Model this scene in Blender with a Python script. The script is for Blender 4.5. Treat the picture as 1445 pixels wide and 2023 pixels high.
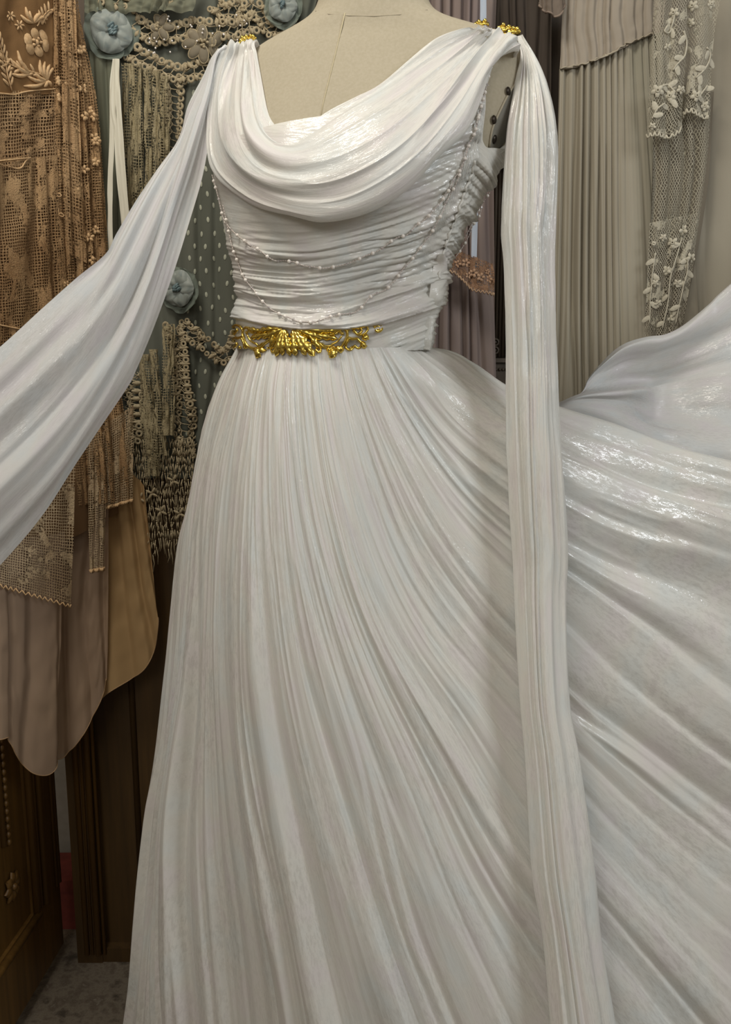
import bpy, math, random
import numpy as np
from mathutils import Vector
from mathutils.bvhtree import BVHTree

random.seed(7)
for o in list(bpy.data.objects):
    bpy.data.objects.remove(o)
SC = bpy.context.scene
COL = SC.collection

# ------------------------------------------------------------------ camera
F, CX, CY = 1700.0, 722.5, 1011.5
PITCH, CAMD, CAMH = math.radians(10), 1.2, 1.2
cam = bpy.data.cameras.new('camera')
cam.sensor_fit = 'VERTICAL'
cam.sensor_height = 24.0
cam.lens = 24.0 * F / 2023.0
cam.clip_start = 0.02
camo = bpy.data.objects.new('camera', cam)
COL.objects.link(camo)
camo.location = (0, -CAMD, CAMH)
camo.rotation_euler = (math.pi / 2 - PITCH, 0, 0)
SC.camera = camo

# ------------------------------------------------------------------ light
w = bpy.data.worlds.new('room_light')
SC.world = w
w.use_nodes = True
w.node_tree.nodes['Background'].inputs[0].default_value = (1.0, 0.86, 0.66, 1)
w.node_tree.nodes['Background'].inputs[1].default_value = 0.19


def area(name, loc, target, sx, sy, power, col):
    l = bpy.data.lights.new(name, 'AREA')
    l.shape = 'RECTANGLE'
    l.size, l.size_y, l.energy, l.color = sx, sy, power, col
    o = bpy.data.objects.new(name, l)
    COL.objects.link(o)
    o.location = loc
    d = Vector(target) - Vector(loc)
    o.rotation_euler = d.to_track_quat('-Z', 'Y').to_euler()
    return o


area('window_light', (1.9, -1.75, 2.25), (0.1, 0, 1.2), 0.8, 1.0, 24, (0.93, 0.97, 1.0))
area('front_fill_light', (-0.75, -2.9, 2.3), (-0.1, 0.0, 1.2), 1.3, 0.9, 18, (1.0, 0.96, 0.90))  # added front panel: gives the skirt glints and brightens the left drape
area('ceiling_light', (-0.45, -0.62, 2.62), (-0.1, -0.1, 1.2), 0.5, 0.5, 16.5, (1.0, 0.94, 0.83))
lp = bpy.data.lights.new('warm_wall_lamp', 'POINT')
lp.energy, lp.color, lp.shadow_soft_size = 3.0, (1.0, 0.56, 0.2), 0.07
lpo = bpy.data.objects.new('warm_wall_lamp', lp)
COL.objects.link(lpo)
lpo.location = (-0.78, -0.22, 1.52)

SC.view_settings.view_transform = 'Standard'
SC.view_settings.look = 'None'
SC.view_settings.gamma = 1.0
SC.view_settings.use_curve_mapping = False
SC.view_settings.exposure = -0.1

# ------------------------------------------------------------------ helpers: space
CP, SP = math.cos(PITCH), math.sin(PITCH)


def ray(px, py):
    a, b = (px - CX) / F, (CY - py) / F
    return np.array([a, CP + b * SP, -SP + b * CP])


def P(px, py, Y):
    d = ray(px, py)
    t = (Y + CAMD) / d[1]
    return np.array([0.0, -CAMD, CAMH]) + d * t


# ------------------------------------------------------------------ helpers: noise
def _hash(i, j, s):
    n = (i * 374761393 + j * 668265263 + s * 144665) & 0x7fffffff
    n = ((n ^ (n >> 13)) * 1274126177) & 0x7fffffff
    return ((n ^ (n >> 16)) & 0xffff) / 65535.0


def vnoise(x, y, seed=0):
    x, y = np.broadcast_arrays(np.asarray(x, float), np.asarray(y, float))
    xi, yi = np.floor(x).astype(np.int64), np.floor(y).astype(np.int64)
    fx, fy = x - xi, y - yi
    fx = fx * fx * fx * (fx * (fx * 6 - 15) + 10)
    fy = fy * fy * fy * (fy * (fy * 6 - 15) + 10)
    a, b = _hash(xi, yi, seed), _hash(xi + 1, yi, seed)
    c, d = _hash(xi, yi + 1, seed), _hash(xi + 1, yi + 1, seed)
    return (a * (1 - fx) + b * fx) * (1 - fy) + (c * (1 - fx) + d * fx) * fy


def pleat(ph, seed, sharp=0.72, var=0.6):
    """asymmetric fold profile; each fold has its own width and height"""
    k = np.floor(ph).astype(np.int64)
    f = ph - k
    c = sharp + 0.16 * (_hash(k, k * 0 + 3, seed) - 0.5)
    up = np.clip(f / c, 0, 1)
    dn = np.clip((f - c) / (1 - c), 0, 1)
    s = np.where(f < c, 0.55 * np.sin(np.clip(up / .45, 0, 1) * math.pi / 2) ** 1.3 + .45 * np.sin(up * math.pi / 2), (np.cos(dn * math.pi) + 1) / 2)
    return s * (1 - var * _hash(k, k * 0 + 9, seed))


def wphase(u, n, seed, spread=1.1):
    rs = np.random.RandomState(seed)
    wd = np.exp(spread * (rs.rand(n) - .5))
    cs = np.concatenate([[0], np.cumsum(wd)])
    return np.interp(u, cs / cs[-1], np.arange(n + 1))


def sstep(a, b, x):
    t = np.clip((np.asarray(x, float) - a) / (b - a), 0, 1)
    return t * t * (3 - 2 * t)


# ------------------------------------------------------------------ helpers: curves and cloth
def spline(pts, n, arc=True):
    pts = np.asarray(pts, float)
    if len(pts) == 2:
        t = np.linspace(0, 1, n)[:, None]
        return pts[0] * (1 - t) + pts[1] * t
    e0, e1 = 2 * pts[0] - pts[1], 2 * pts[-1] - pts[-2]
    q = np.vstack([e0, pts, e1])
    m = len(pts) - 1

    def ev(t):
        i = np.clip(np.floor(t).astype(int), 0, m - 1)
        f = (t - i)[:, None]
        a, b, c, d = q[i], q[i + 1], q[i + 2], q[i + 3]
        return 0.5 * (2 * b + (c - a) * f + (2 * a - 5 * b + 4 * c - d) * f ** 2 + (3 * b - a - 3 * c + d) * f ** 3)
    if not arc:
        return ev(np.linspace(0, m, n))
    tt = np.linspace(0, m, max(200, 12 * m))
    pp = ev(tt)
    s = np.concatenate([[0], np.cumsum(np.linalg.norm(np.diff(pp, axis=0), axis=1))])
    return ev(np.interp(np.linspace(0, s[-1], n), s, tt))


def loftg(guides, nu, nv, arc=True):
    """guides: world polylines -> (nu, nv, 3) grid"""
    g = np.array([spline(x, nv, arc) for x in guides])
    out = np.zeros((nu, nv, 3))
    for j in range(nv):
        out[:, j] = spline(g[:, j], nu, False)
    return out


def normals(p):
    du, dv = np.gradient(p, axis=0), np.gradient(p, axis=1)
    n = np.cross(du, dv)
    n /= np.linalg.norm(n, axis=2, keepdims=True) + 1e-12
    flip = np.sign(n[..., 1].mean())
    return n * (-1 if flip > 0 else 1)


def G(pts, y0=None, y1=None, ease=1.0):
    """guide from pixel points with depth running y0..y1, or (px,py,Y) triples"""
    if y0 is None:
        return np.array([P(*p) for p in pts])
    a = np.array(pts, float)
    s = np.concatenate([[0], np.cumsum(np.linalg.norm(np.diff(a, axis=0), axis=1))])
    t = (s / s[-1]) ** ease
    return np.array([P(x, y, y0 + (y1 - y0) * k) for (x, y), k in zip(a, t)])


def link(name, me, mat, parent=None):
    o = bpy.data.objects.new(name, me)
    COL.objects.link(o)
    if mat is not None and not me.materials:
        me.materials.append(mat)
    if parent is not None:
        o.parent = parent
    return o


def grid_mesh(name, p, mat, parent=None, closed_u=False, uvs=None, uv0=(0, 0)):
    nu, nv = p.shape[:2]
    me = bpy.data.meshes.new(name)
    idx = np.arange(nu * nv).reshape(nu, nv)
    a, b, c, d = idx[:-1, :-1], idx[1:, :-1], idx[1:, 1:], idx[:-1, 1:]
    faces = np.stack([a, b, c, d], -1).reshape(-1, 4)
    me.vertices.add(nu * nv)
    me.vertices.foreach_set('co', p.reshape(-1))
    nf = len(faces)
    me.loops.add(nf * 4)
    me.polygons.add(nf)
    me.loops.foreach_set('vertex_index', faces.reshape(-1))
    me.polygons.foreach_set('loop_start', np.arange(nf) * 4)
    me.polygons.foreach_set('loop_total', np.full(nf, 4))
    me.polygons.foreach_set('use_smooth', np.ones(nf, bool))
    if uvs is None:
        wdt = np.linalg.norm(np.diff(p[:, nv // 2], axis=0), axis=1).sum()
        hgt = np.linalg.norm(np.diff(p[nu // 2], axis=0), axis=1).sum()
        uu, vv = np.meshgrid(np.linspace(0, wdt, nu), np.linspace(0, hgt, nv), indexing='ij')
    else:
        uu, vv = uvs
    uv = np.stack([uu + uv0[0], vv + uv0[1]], -1).reshape(-1, 2)
    lay = me.uv_layers.new(name='UVMap')
    lay.data.foreach_set('uv', uv[faces.reshape(-1)].reshape(-1))
    me.update()
    me.validate()
    return link(name, me, mat, parent)


def bvh_of(p):
    nu, nv = p.shape[:2]
    idx = np.arange(nu * nv).reshape(nu, nv)
    f = np.stack([idx[:-1, :-1], idx[1:, :-1], idx[1:, 1:], idx[:-1, 1:]], -1).reshape(-1, 4)
    return BVHTree.FromPolygons([Vector(v) for v in p.reshape(-1, 3)], [tuple(int(q) for q in x) for x in f])


CAMV = Vector((0, -CAMD, CAMH))


def hit(bvh, px, py, off=0.0):
    """point on a surface seen at a pixel, lifted by off along its normal, plus normal"""
    d = Vector(ray(px, py)).normalized()
    loc, n, i, _ = bvh.ray_cast(CAMV, d)
    if loc is None:
        q = Vector(P(px, py, 0.0))
        loc, n, i, _ = bvh.find_nearest(q)
    if n.dot(d) > 0:
        n = -n
    return loc + n * off, n


class MB:
    """collects shapes into one mesh"""

    def __init__(s):
        s.v, s.f = [], []

    def add(s, vs, fs):
        k = len(s.v)
        s.v += [tuple(map(float, x)) for x in vs]
        s.f += [tuple(i + k for i in f) for f in fs]

    def tube(s, pts, r, n=6, cap=True):
        pts = [Vector(p) for p in pts]
        m = len(pts)
        if not hasattr(r, '__len__'):
            r = [r] * m
        vs, fs = [], []
        up = None
        for i, p in enumerate(pts):
            t = (pts[min(i + 1, m - 1)] - pts[max(i - 1, 0)])
            t = t.normalized() if t.length > 1e-9 else Vector((0, 0, 1))
            if up is None:
                up = t.orthogonal().normalized()
            up = (up - t * up.dot(t))
            up = up.normalized() if up.length > 1e-6 else t.orthogonal().normalized()
            b = t.cross(up)
            for k in range(n):
                a = 2 * math.pi * k / n
                vs.append(p + (up * math.cos(a) + b * math.sin(a)) * r[i])
        for i in range(m - 1):
            for k in range(n):
                fs.append((i * n + k, i * n + (k + 1) % n, (i + 1) * n + (k + 1) % n, (i + 1) * n + k))
        if cap:
            fs.append(tuple(range(n))[::-1])
            fs.append(tuple(range((m - 1) * n, m * n)))
        s.add(vs, fs)

    def dome(s, c, fr, rx, ry, h, n=10, rings=2):
        """flattened dome lying on a surface; fr = (x, y, normal)"""
        X, Y, N = fr
        vs = [c + N * h]
        for q in range(1, rings + 1):
            a = math.pi / 2 * q / rings
            for k in range(n):
                t = 2 * math.pi * k / n
                vs.append(c + X * rx * math.sin(a) * math.cos(t) + Y * ry * math.sin(a) * math.sin(t) + N * h * math.cos(a))
        fs = [(0, 1 + k, 1 + (k + 1) % n) for k in range(n)]
        for q in range(rings - 1):
            for k in range(n):
                a, b = 1 + q * n + k, 1 + q * n + (k + 1) % n
                fs.append((a, a + n, b + n, b))
        s.add(vs, fs)

    def ring(s, c, fr, rx, ry, r, n=10, m=5):
        X, Y, N = fr
        s.tube([c + X * rx * math.cos(2 * math.pi * k / n) + Y * ry * math.sin(2 * math.pi * k / n) for k in range(n + 1)], r, m, False)

    def washer(s, c, fr, R, r, h, n=12):
        """flat worked eyelet: a disc with a hole, rounded on top"""
        X, Y, N = fr
        vs, fs = [], []
        for rad, hh in ((r, 0), (r * 1.15, h), ((R + r) / 2, h * 1.3), (R * .93, h), (R, 0)):
            for k in range(n):
                t = 2 * math.pi * k / n
                vs.append(c + X * rad * math.cos(t) + Y * rad * math.sin(t) + N * hh)
        for i in range(4):
            for k in range(n):
                fs.append((i * n + k, (i + 1) * n + k, (i + 1) * n + (k + 1) % n, i * n + (k + 1) % n))
        s.add(vs, fs)

    def ball(s, c, r, n=8, m=6, sq=(1, 1, 1)):
        c = Vector(c)
        vs = [c + Vector((0, 0, r * sq[2]))]
        for i in range(1, m):
            a = math.pi * i / m
            for k in range(n):
                t = 2 * math.pi * k / n
                vs.append(c + Vector((r * sq[0] * math.sin(a) * math.cos(t), r * sq[1] * math.sin(a) * math.sin(t), r * sq[2] * math.cos(a))))
        vs.append(c - Vector((0, 0, r * sq[2])))
        fs = [(0, 1 + k, 1 + (k + 1) % n) for k in range(n)]
        for i in range(m - 2):
            for k in range(n):
                a, b = 1 + i * n + k, 1 + i * n + (k + 1) % n
                fs.append((a, a + n, b + n, b))
        L = len(vs) - 1
        fs += [(L, L - n + (k + 1) % n, L - n + k) for k in range(n)]
        s.add(vs, fs)

    def box(s, lo, hi, fr=None, o=None):
        vs = [(x, y, z) for x in (lo[0], hi[0]) for y in (lo[1], hi[1]) for z in (lo[2], hi[2])]
        if fr:
            vs = [o + fr[0] * a + fr[1] * b + fr[2] * c for a, b, c in vs]
        s.add(vs, [(0, 1, 3, 2), (4, 6, 7, 5), (0, 4, 5, 1), (2, 3, 7, 6), (0, 2, 6, 4), (1, 5, 7, 3)])

    def build(s, name, mat, parent=None, smooth=True):
        me = bpy.data.meshes.new(name)
        me.from_pydata(s.v, [], s.f)
        me.update()
        if smooth:
            me.polygons.foreach_set('use_smooth', np.ones(len(me.polygons), bool))
        return link(name, me, mat, parent)


def tag(o, label, cat, group=None, kind=None):
    if label:
        o['label'] = label
    if cat:
        o['category'] = cat
    if group:
        o['group'] = group
    if kind:
        o['kind'] = kind
    return o


def thing(name, label, cat, loc=(0, 0, 0), group=None):
    o = bpy.data.objects.new(name, None)
    o.empty_display_size = 0.05
    COL.objects.link(o)
    return tag(o, label, cat, group)


def stuff(o):
    o['kind'] = 'stuff'
    return o


# ------------------------------------------------------------------ materials
def sr(r, g, b):
    f = lambda c: (c / 255 / 12.92) if c / 255 <= 0.04045 else ((c / 255 + 0.055) / 1.055) ** 2.4
    return (f(r), f(g), f(b), 1)


class NT:
    def __init__(s, name):
        s.m = bpy.data.materials.new(name)
        s.m.use_nodes = True
        s.t = s.m.node_tree
        s.b = s.t.nodes['Principled BSDF']
        s.out = s.t.nodes['Material Output']

    def n(s, typ, **kw):
        x = s.t.nodes.new(typ)
        for k, v in kw.items():
            if k.startswith('i_'):
                x.inputs[k[2:].replace('_', ' ')].default_value = v
            else:
                setattr(x, k, v)
        return x

    def l(s, a, b):
        s.t.links.new(a, b)

    def math(s, op, a, b=None, c=None):
        x = s.n('ShaderNodeMath', operation=op)
        for i, q in enumerate((a, b, c)):
            if q is None:
                continue
            if hasattr(q, 'default_value'):
                s.l(q, x.inputs[i])
            else:
                x.inputs[i].default_value = q
        return x.outputs[0]

    def uv(s, sx=1, sy=1, coord='UV'):
        tc = s.n('ShaderNodeTexCoord')
        mp = s.n('ShaderNodeMapping')
        mp.inputs['Scale'].default_value = (sx, sy, sx if coord != 'UV' else 1)
        s.l(tc.outputs[coord], mp.inputs[0])
        return mp.outputs[0]

    def noise(s, vec, scale=1.0, detail=2.0, rough=0.5):
        x = s.n('ShaderNodeTexNoise')
        x.inputs['Scale'].default_value = scale
        x.inputs['Detail'].default_value = detail
        x.inputs['Roughness'].default_value = rough
        s.l(vec, x.inputs['Vector'])
        return x.outputs['Fac']

    def ramp(s, fac, stops):
        x = s.n('ShaderNodeValToRGB')
        e = x.color_ramp.elements
        while len(e) < len(stops):
            e.new(0.5)
        for q, (p, c) in zip(e, stops):
            q.position = p
            q.color = c if len(c) == 4 else (*c, 1)
        s.l(fac, x.inputs[0])
        return x.outputs[0]

    def bump(s, h, strength=0.3, dist=0.001, base=None):
        x = s.n('ShaderNodeBump')
        x.inputs['Strength'].default_value = strength
        x.inputs['Distance'].default_value = dist
        s.l(h, x.inputs['Height'])
        s.l(x.outputs[0], base or s.b.inputs['Normal'])
        return x.outputs[0]


def set_trans(t, surf, fac):
    """mix with translucent so cloth glows when lit from behind"""
    tr = t.n('ShaderNodeBsdfTranslucent')
    mx = t.n('ShaderNodeMixShader')
    mx.inputs[0].default_value = fac
    t.l(surf, mx.inputs[1])
    t.l(tr.outputs[0], mx.inputs[2])
    return tr, mx.outputs[0]


def chiffon(name, colors, streak=(230, 12), glint=1.0, alpha=1.0, trans=0.18, rough=0.5):
    t = NT(name)
    uv = t.uv()
    big = t.noise(t.uv(7, 3), 1.0, 2)
    col = t.ramp(big, [(0.3, colors[0]), (0.5, colors[1]), (0.7, colors[2])])
    st = t.noise(t.uv(*streak), 1.0, 3, 0.6)
    fine = t.noise(t.uv(streak[0] * 2.2, streak[1] * 2.2), 1.0, 2, 0.7)
    h = t.math('ADD', t.math('MULTIPLY', st, 1.0), t.math('MULTIPLY', fine, 0.35))
    nrm = t.bump(h, 0.25, 0.0016)
    t.l(col, t.b.inputs['Base Color'])
    t.b.inputs['Roughness'].default_value = rough
    t.b.inputs['Specular IOR Level'].default_value = 0.32
    t.b.inputs['Sheen Weight'].default_value = 0.25
    t.b.inputs['Sheen Roughness'].default_value = 0.4
    # woven-in metallic threads that glint
    swap = streak[1] > streak[0]
    kv = lambda a, b: (streak[0] * b, streak[1] * a) if swap else (streak[0] * a, streak[1] * b)
    sp = t.noise(t.uv(*kv(1.6, 4)), 1.0, 3, 0.75)
    pat = t.noise(t.uv(16, 5), 1.0, 2)
    m = t.math('MULTIPLY', t.ramp(sp, [(0.46, (0, 0, 0)), (0.60, (1, 1, 1))]), t.ramp(pat, [(0.38, (0.2, .2, .2)), (0.58, (1, 1, 1))]))
    t.l(t.math('MULTIPLY', m, glint), t.b.inputs['Coat Weight'])
    t.b.inputs['Coat Roughness'].default_value = 0.17
    t.b.inputs['Coat IOR'].default_value = 2.5
    t.bump(t.noise(t.uv(*kv(2.2, 7)), 1.0, 2, .8), .7, .0009, t.b.inputs['Coat Normal'])
    tint = t.ramp(t.noise(t.uv(30, 12), 1.0, 2), [(0.35, (1, 0.95, 0.97)), (0.5, (1, 1, 0.95)), (0.65, (0.94, 1.0, 1.0))])
    mix = t.n('ShaderNodeMix', data_type='RGBA', blend_type='MULTIPLY')
    mix.inputs[0].default_value = .6
    t.l(col, mix.inputs[6])
    t.l(tint, mix.inputs[7])
    t.l(mix.outputs[2], t.b.inputs['Base Color'])
    tr, sh = set_trans(t, t.b.outputs[0], trans)
    t.l(col, tr.inputs[0])
    if alpha < 1:
        tp = t.n('ShaderNodeBsdfTransparent')
        m2 = t.n('ShaderNodeMixShader')
        m2.inputs[0].default_value = alpha
        t.l(tp.outputs[0], m2.inputs[1])
        t.l(sh, m2.inputs[2])
        sh = m2.outputs[0]
    t.l(sh, t.out.inputs[0])
    return t.m


def cloth(name, colors, scale=(6, 2), weave=900, rough=0.85, alpha=1.0, trans=0.0, bump=0.2):
    t = NT(name)
    col = t.ramp(t.noise(t.uv(*scale), 1.0, 3), [(0.3 + 0.4 * i / max(1, len(colors) - 1), c) for i, c in enumerate(colors)])
    t.l(col, t.b.inputs['Base Color'])
    t.b.inputs['Roughness'].default_value = rough
    t.b.inputs['Specular IOR Level'].default_value = 0.2
    t.bump(t.noise(t.uv(weave, weave * 0.5), 1.0, 2), bump, 0.0006)
    sh = t.b.outputs[0]
    if trans:
        tr, sh = set_trans(t, sh, trans)
        t.l(col, tr.inputs[0])
    if alpha < 1:
        tp = t.n('ShaderNodeBsdfTransparent')
        m2 = t.n('ShaderNodeMixShader')
        m2.inputs[0].default_value = alpha
        t.l(tp.outputs[0], m2.inputs[1])
        t.l(sh, m2.inputs[2])
        sh = m2.outputs[0]
    t.l(sh, t.out.inputs[0])
    return t.m


def lace(name, colors, net='hex', n=160, thread=0.2, motif=(22, 14), thr=0.53, soft=0.015, rough=0.85):
    """openwork: a net of threads with solid worked motifs, holes left open"""
    t = NT(name)
    tc = t.uv()
    if net == 'hex':
        v = t.n('ShaderNodeTexVoronoi', feature='DISTANCE_TO_EDGE')
        v.inputs['Scale'].default_value = 1.0
        v.inputs['Randomness'].default_value = 0.35
        t.l(t.uv(n, n * 0.62), v.inputs['Vector'])
        threads = t.math('LESS_THAN', v.outputs['Distance'], thread)
    elif net == 'dia':
        sx = t.n('ShaderNodeSeparateXYZ')
        t.l(t.uv(n, n * .62), sx.inputs[0])
        wv = t.math('MULTIPLY', t.noise(tc, 40, 2), 3.0)
        p1 = t.math('ADD', t.math('ADD', sx.outputs[0], sx.outputs[1]), wv)
        p2 = t.math('ADD', t.math('SUBTRACT', sx.outputs[0], sx.outputs[1]), wv)
        threads = t.math('MAXIMUM', t.math('LESS_THAN', t.math('FRACT', p1), thread), t.math('LESS_THAN', t.math('FRACT', p2), thread))
    elif net == 'org':
        fz = t.noise(t.uv(n, n * .55), 1.0, 3, .6)
        threads = t.math('LESS_THAN', t.math('ABSOLUTE', t.math('SUBTRACT', fz, .5)), thread * .3)
    else:
        sx = t.n('ShaderNodeSeparateXYZ')
        wob = t.n('ShaderNodeVectorMath', operation='ADD')
        t.l(t.uv(n, n), wob.inputs[0])
        nz = t.n('ShaderNodeTexNoise')
        nz.inputs['Scale'].default_value = 60
        t.l(tc, nz.inputs['Vector'])
        t.l(nz.outputs['Color'], wob.inputs[1])
        t.l(wob.outputs[0], sx.inputs[0])
        a = t.math('LESS_THAN', t.math('FRACT', sx.outputs[0]), thread * 1.6)
        b = t.math('LESS_THAN', t.math('FRACT', sx.outputs[1]), thread * 1.6)
        threads = t.math('MAXIMUM', a, b)
    mo = t.noise(t.uv(*motif), 1.0, 3, 0.55)
    mo = t.math('ADD', mo, t.math('MULTIPLY', t.math('SUBTRACT', t.noise(t.uv(motif[0] * 8, motif[1] * 8), 1.0, 3, .7), .5), .22))
    solid = t.ramp(mo, [(thr - soft, (0, 0, 0)), (thr + soft, (1, 1, 1))])
    holes = t.n('ShaderNodeTexVoronoi', feature='F1')
    holes.inputs['Scale'].default_value = 1.0
    t.l(t.uv(motif[0] * 9, motif[1] * 9), holes.inputs['Vector'])
    eye = t.math('GREATER_THAN', holes.outputs['Distance'], 0.22)
    solid = t.math('MULTIPLY', solid, eye)
    al = t.math('MAXIMUM', threads, solid)
    cmix = t.ramp(t.math('ADD', t.math('MULTIPLY', t.noise(t.uv(motif[0] * 0.6, motif[1] * 0.4), 1.0, 2), .6), t.math('MULTIPLY', t.noise(t.uv(330, 190), 1.0, 3, .7), .4)), [(0.35, colors[1]), (0.65, colors[0])])
    t.l(cmix, t.b.inputs['Base Color'])
    t.b.inputs['Roughness'].default_value = rough
    t.b.inputs['Specular IOR Level'].default_value = 0.15
    hh = t.math('ADD', t.math('MULTIPLY', solid, 0.8), t.math('MULTIPLY', t.noise(t.uv(500, 500), 1.0, 2), 0.6))
    t.bump(hh, 0.9, 0.0025)
    tp = t.n('ShaderNodeBsdfTransparent')
    mx = t.n('ShaderNodeMixShader')
    t.l(al, mx.inputs[0])
    t.l(tp.outputs[0], mx.inputs[1])
    t.l(t.b.outputs[0], mx.inputs[2])
    t.l(mx.outputs[0], t.out.inputs[0])
    return t.m


def plain(name, c1, c2=None, rough=0.6, metal=0.0, scale=40, bump=0.0, spec=0.5):
    t = NT(name)
    c2 = c2 or c1
    nz = t.noise(t.uv(1, 1, 'Object'), scale, 4)
    t.l(t.ramp(nz, [(0.35, c1), (0.65, c2)]), t.b.inputs['Base Color'])
    t.b.inputs['Roughness'].default_value = rough
    t.b.inputs['Metallic'].default_value = metal
    t.b.inputs['Specular IOR Level'].default_value = spec
    if bump:
        t.bump(nz, bump, 0.001)
    return t.m


def wood(name, c1, c2, rough=0.45):
    t = NT(name)
    nz = t.noise(t.uv(1, 1, 'Object'), 3, 2)
    tc = t.n('ShaderNodeTexCoord')
    mp = t.n('ShaderNodeMapping')
    mp.inputs['Scale'].default_value = (60, 60, 2.5)
    t.l(tc.outputs['Object'], mp.inputs[0])
    g = t.noise(mp.outputs[0], 1.0, 5, 0.65)
    t.l(t.ramp(t.math('ADD', t.math('MULTIPLY', g, 0.75), t.math('MULTIPLY', nz, 0.25)), [(0.35, c1), (0.65, c2)]), t.b.inputs['Base Color'])
    t.b.inputs['Roughness'].default_value = rough
    t.bump(g, 0.15, 0.001)
    return t.m


WHITE = chiffon('white_lurex_chiffon', [(0.80, 0.785, 0.76), (0.83, 0.82, 0.795), (0.79, 0.80, 0.80)])
WHITE_B = chiffon('white_lurex_chiffon_bodice', [(0.80, 0.785, 0.75), (0.82, 0.81, 0.78), (0.79, 0.79, 0.78)], streak=(14, 260), glint=0.9)
WHITE_C = chiffon('white_lurex_chiffon_cowl', [(0.81, 0.79, 0.775), (0.83, 0.82, 0.80), (0.79, 0.80, 0.80)], streak=(240, 12), glint=0.9)
WHITE_S = chiffon('sheer_white_lurex_chiffon', [(0.79, 0.80, 0.82), (0.81, 0.815, 0.83), (0.78, 0.80, 0.84)], streak=(260, 14), glint=0.9, trans=0.3)
LINEN = plain('form_linen', sr(180, 171, 151), sr(174, 165, 144), 0.9, 0, 260, 0.25, 0.2)
LINEN_D = plain('form_linen_tape', sr(196, 186, 156), sr(190, 178, 148), 0.8, 0, 200, 0.2, 0.2)
GREYPLATE = plain('arm_plate_grey', sr(128, 125, 115), sr(118, 115, 106), 0.7, 0, 60, 0.1)
IRON = plain('dark_iron', sr(52, 46, 40), sr(66, 58, 50), 0.4, 0.8, 60)
GOLD = plain('polished_gold', (0.86, 0.65, 0.16, 1), (0.80, 0.58, 0.12, 1), 0.24, 1.0, 90, 0.12)
PEARL = plain('pearl', sr(236, 228, 222), sr(246, 240, 232), 0.18, 0.0, 50, 0, 0.8)
WIRE = plain('silver_wire', sr(216, 206, 200), sr(202, 192, 186), 0.3, .15, 50)
_t = NT('clear_crystal')
_t.b.inputs['Base Color'].default_value = (0.95, 0.92, 0.92, 1)
_t.b.inputs['Roughness'].default_value = 0.05
_t.b.inputs['Transmission Weight'].default_value = 0.7
CRYSTAL = _t.m

# ------------------------------------------------------------------ the dress form
RINGS = [  # py, left px, right px, half depth
    (-60, 645, 826, .050), (-20, 634, 836, .052), (0, 629, 842, .054), (20, 622, 848, .056), (38, 610, 858, .058), (52, 588, 876, .060),
    (66, 556, 912, .062), (80, 520, 975, .064), (92, 498, 1012, .067), (110, 480, 1022, .072), (150, 462, 1026, .082),
    (200, 446, 1024, .095), (250, 432, 1010, .106), (300, 428, 990, .114), (340, 432, 968, .116), (380, 440, 946, .115),
    (430, 452, 914, .111), (480, 464, 888, .106), (540, 476, 866, .101), (600, 482, 850, .097), (660, 482, 840, .095),
    (690, 482, 838, .094), (715, 500, 812, .080), (760, 520, 790, .066), (850, 520, 790, .060), (950, 530, 780, .055), (1010, 540, 770, .050)]
_r = np.array(RINGS, float)
NR, NA = 150, 160
_py = np.linspace(_r[0, 0], _r[-1, 0], NR)
XL, XR, BD = (np.interp(_py, _r[:, 0], _r[:, i]) for i in (1, 2, 3))
ker = np.array([1, 2, 3, 2, 1]) / 9.0


def smooth1(a):
    for _ in range(2):
        a = np.convolve(np.pad(a, 2, 'edge'), ker, 'valid')
    return a


XL, XR, BD = smooth1(XL), smooth1(XR), smooth1(BD)
LEFT = np.array([P(x, y, 0.0) for x, y in zip(XL, _py)])
RIGHT = np.array([P(x, y, 0.0) for x, y in zip(XR, _py)])


def torso_pt(py, th, off=0.0):
    """py, th arrays -> world points; th=-90deg faces the camera"""
    xl, xr = np.interp(py, _py, LEFT[:, 0]), np.interp(py, _py, RIGHT[:, 0])
    z = np.interp(py, _py, LEFT[:, 2])
    b = np.interp(py, _py, BD) + off
    cx, a = (xl + xr) / 2, (xr - xl) / 2 + off
    c, s = np.cos(th), np.sin(th)
    e = 0.88
    x = cx + a * np.sign(c) * np.abs(c) ** e
    y = b * np.sign(s) * np.abs(s) ** e
    bx1, bx2 = P(545, 340, -0.1), P(760, 345, -0.1)
    for bx, am in ((bx1, 0.024), (bx2, 0.024)):
        y = y - am * np.exp(-((x - bx[0]) / 0.062) ** 2 - ((z - bx[2]) / 0.07) ** 2) * (s < 0) * np.abs(s)
    yaw = 0.13 * sstep(720, 300, py)
    y = y - yaw * (x - cx)
    return np.stack([x, y, z + 0 * x], -1)


TH = np.linspace(-math.pi / 2 - math.pi, -math.pi / 2 + math.pi, NA)
pyg, thg = np.meshgrid(_py, TH, indexing='ij')
torso = torso_pt(pyg, thg)
TB = bvh_of(torso)
form = thing('dress_form', 'cream linen dress form wearing the white draped gown', 'dress form')
body = grid_mesh('torso', torso, LINEN, form)
capm = MB()
top = [Vector(v) for v in torso[0, :-1]]
capm.add(top + [sum(top, Vector()) / len(top) + Vector((0, 0, .012))], [(i, (i + 1) % (NA - 1), NA - 1) for i in range(NA - 1)])
capm.build('neck_cap', LINEN, form)
botm = MB()
bot = [Vector(v) for v in torso[-1, :-1]]
botm.add(bot + [sum(bot, Vector()) / len(bot)], [(i, (i + 1) % (NA - 1), NA - 1) for i in range(NA - 1)])
botm.build('base_cap', LINEN, form)
s_ = MB()
s_.tube([hit(TB, x, y, 0.0002)[0] for x, y in [(682, 26), (672, 70), (660, 120), (650, 160), (640, 200), (632, 240)]], 0.0008, 6)
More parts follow.
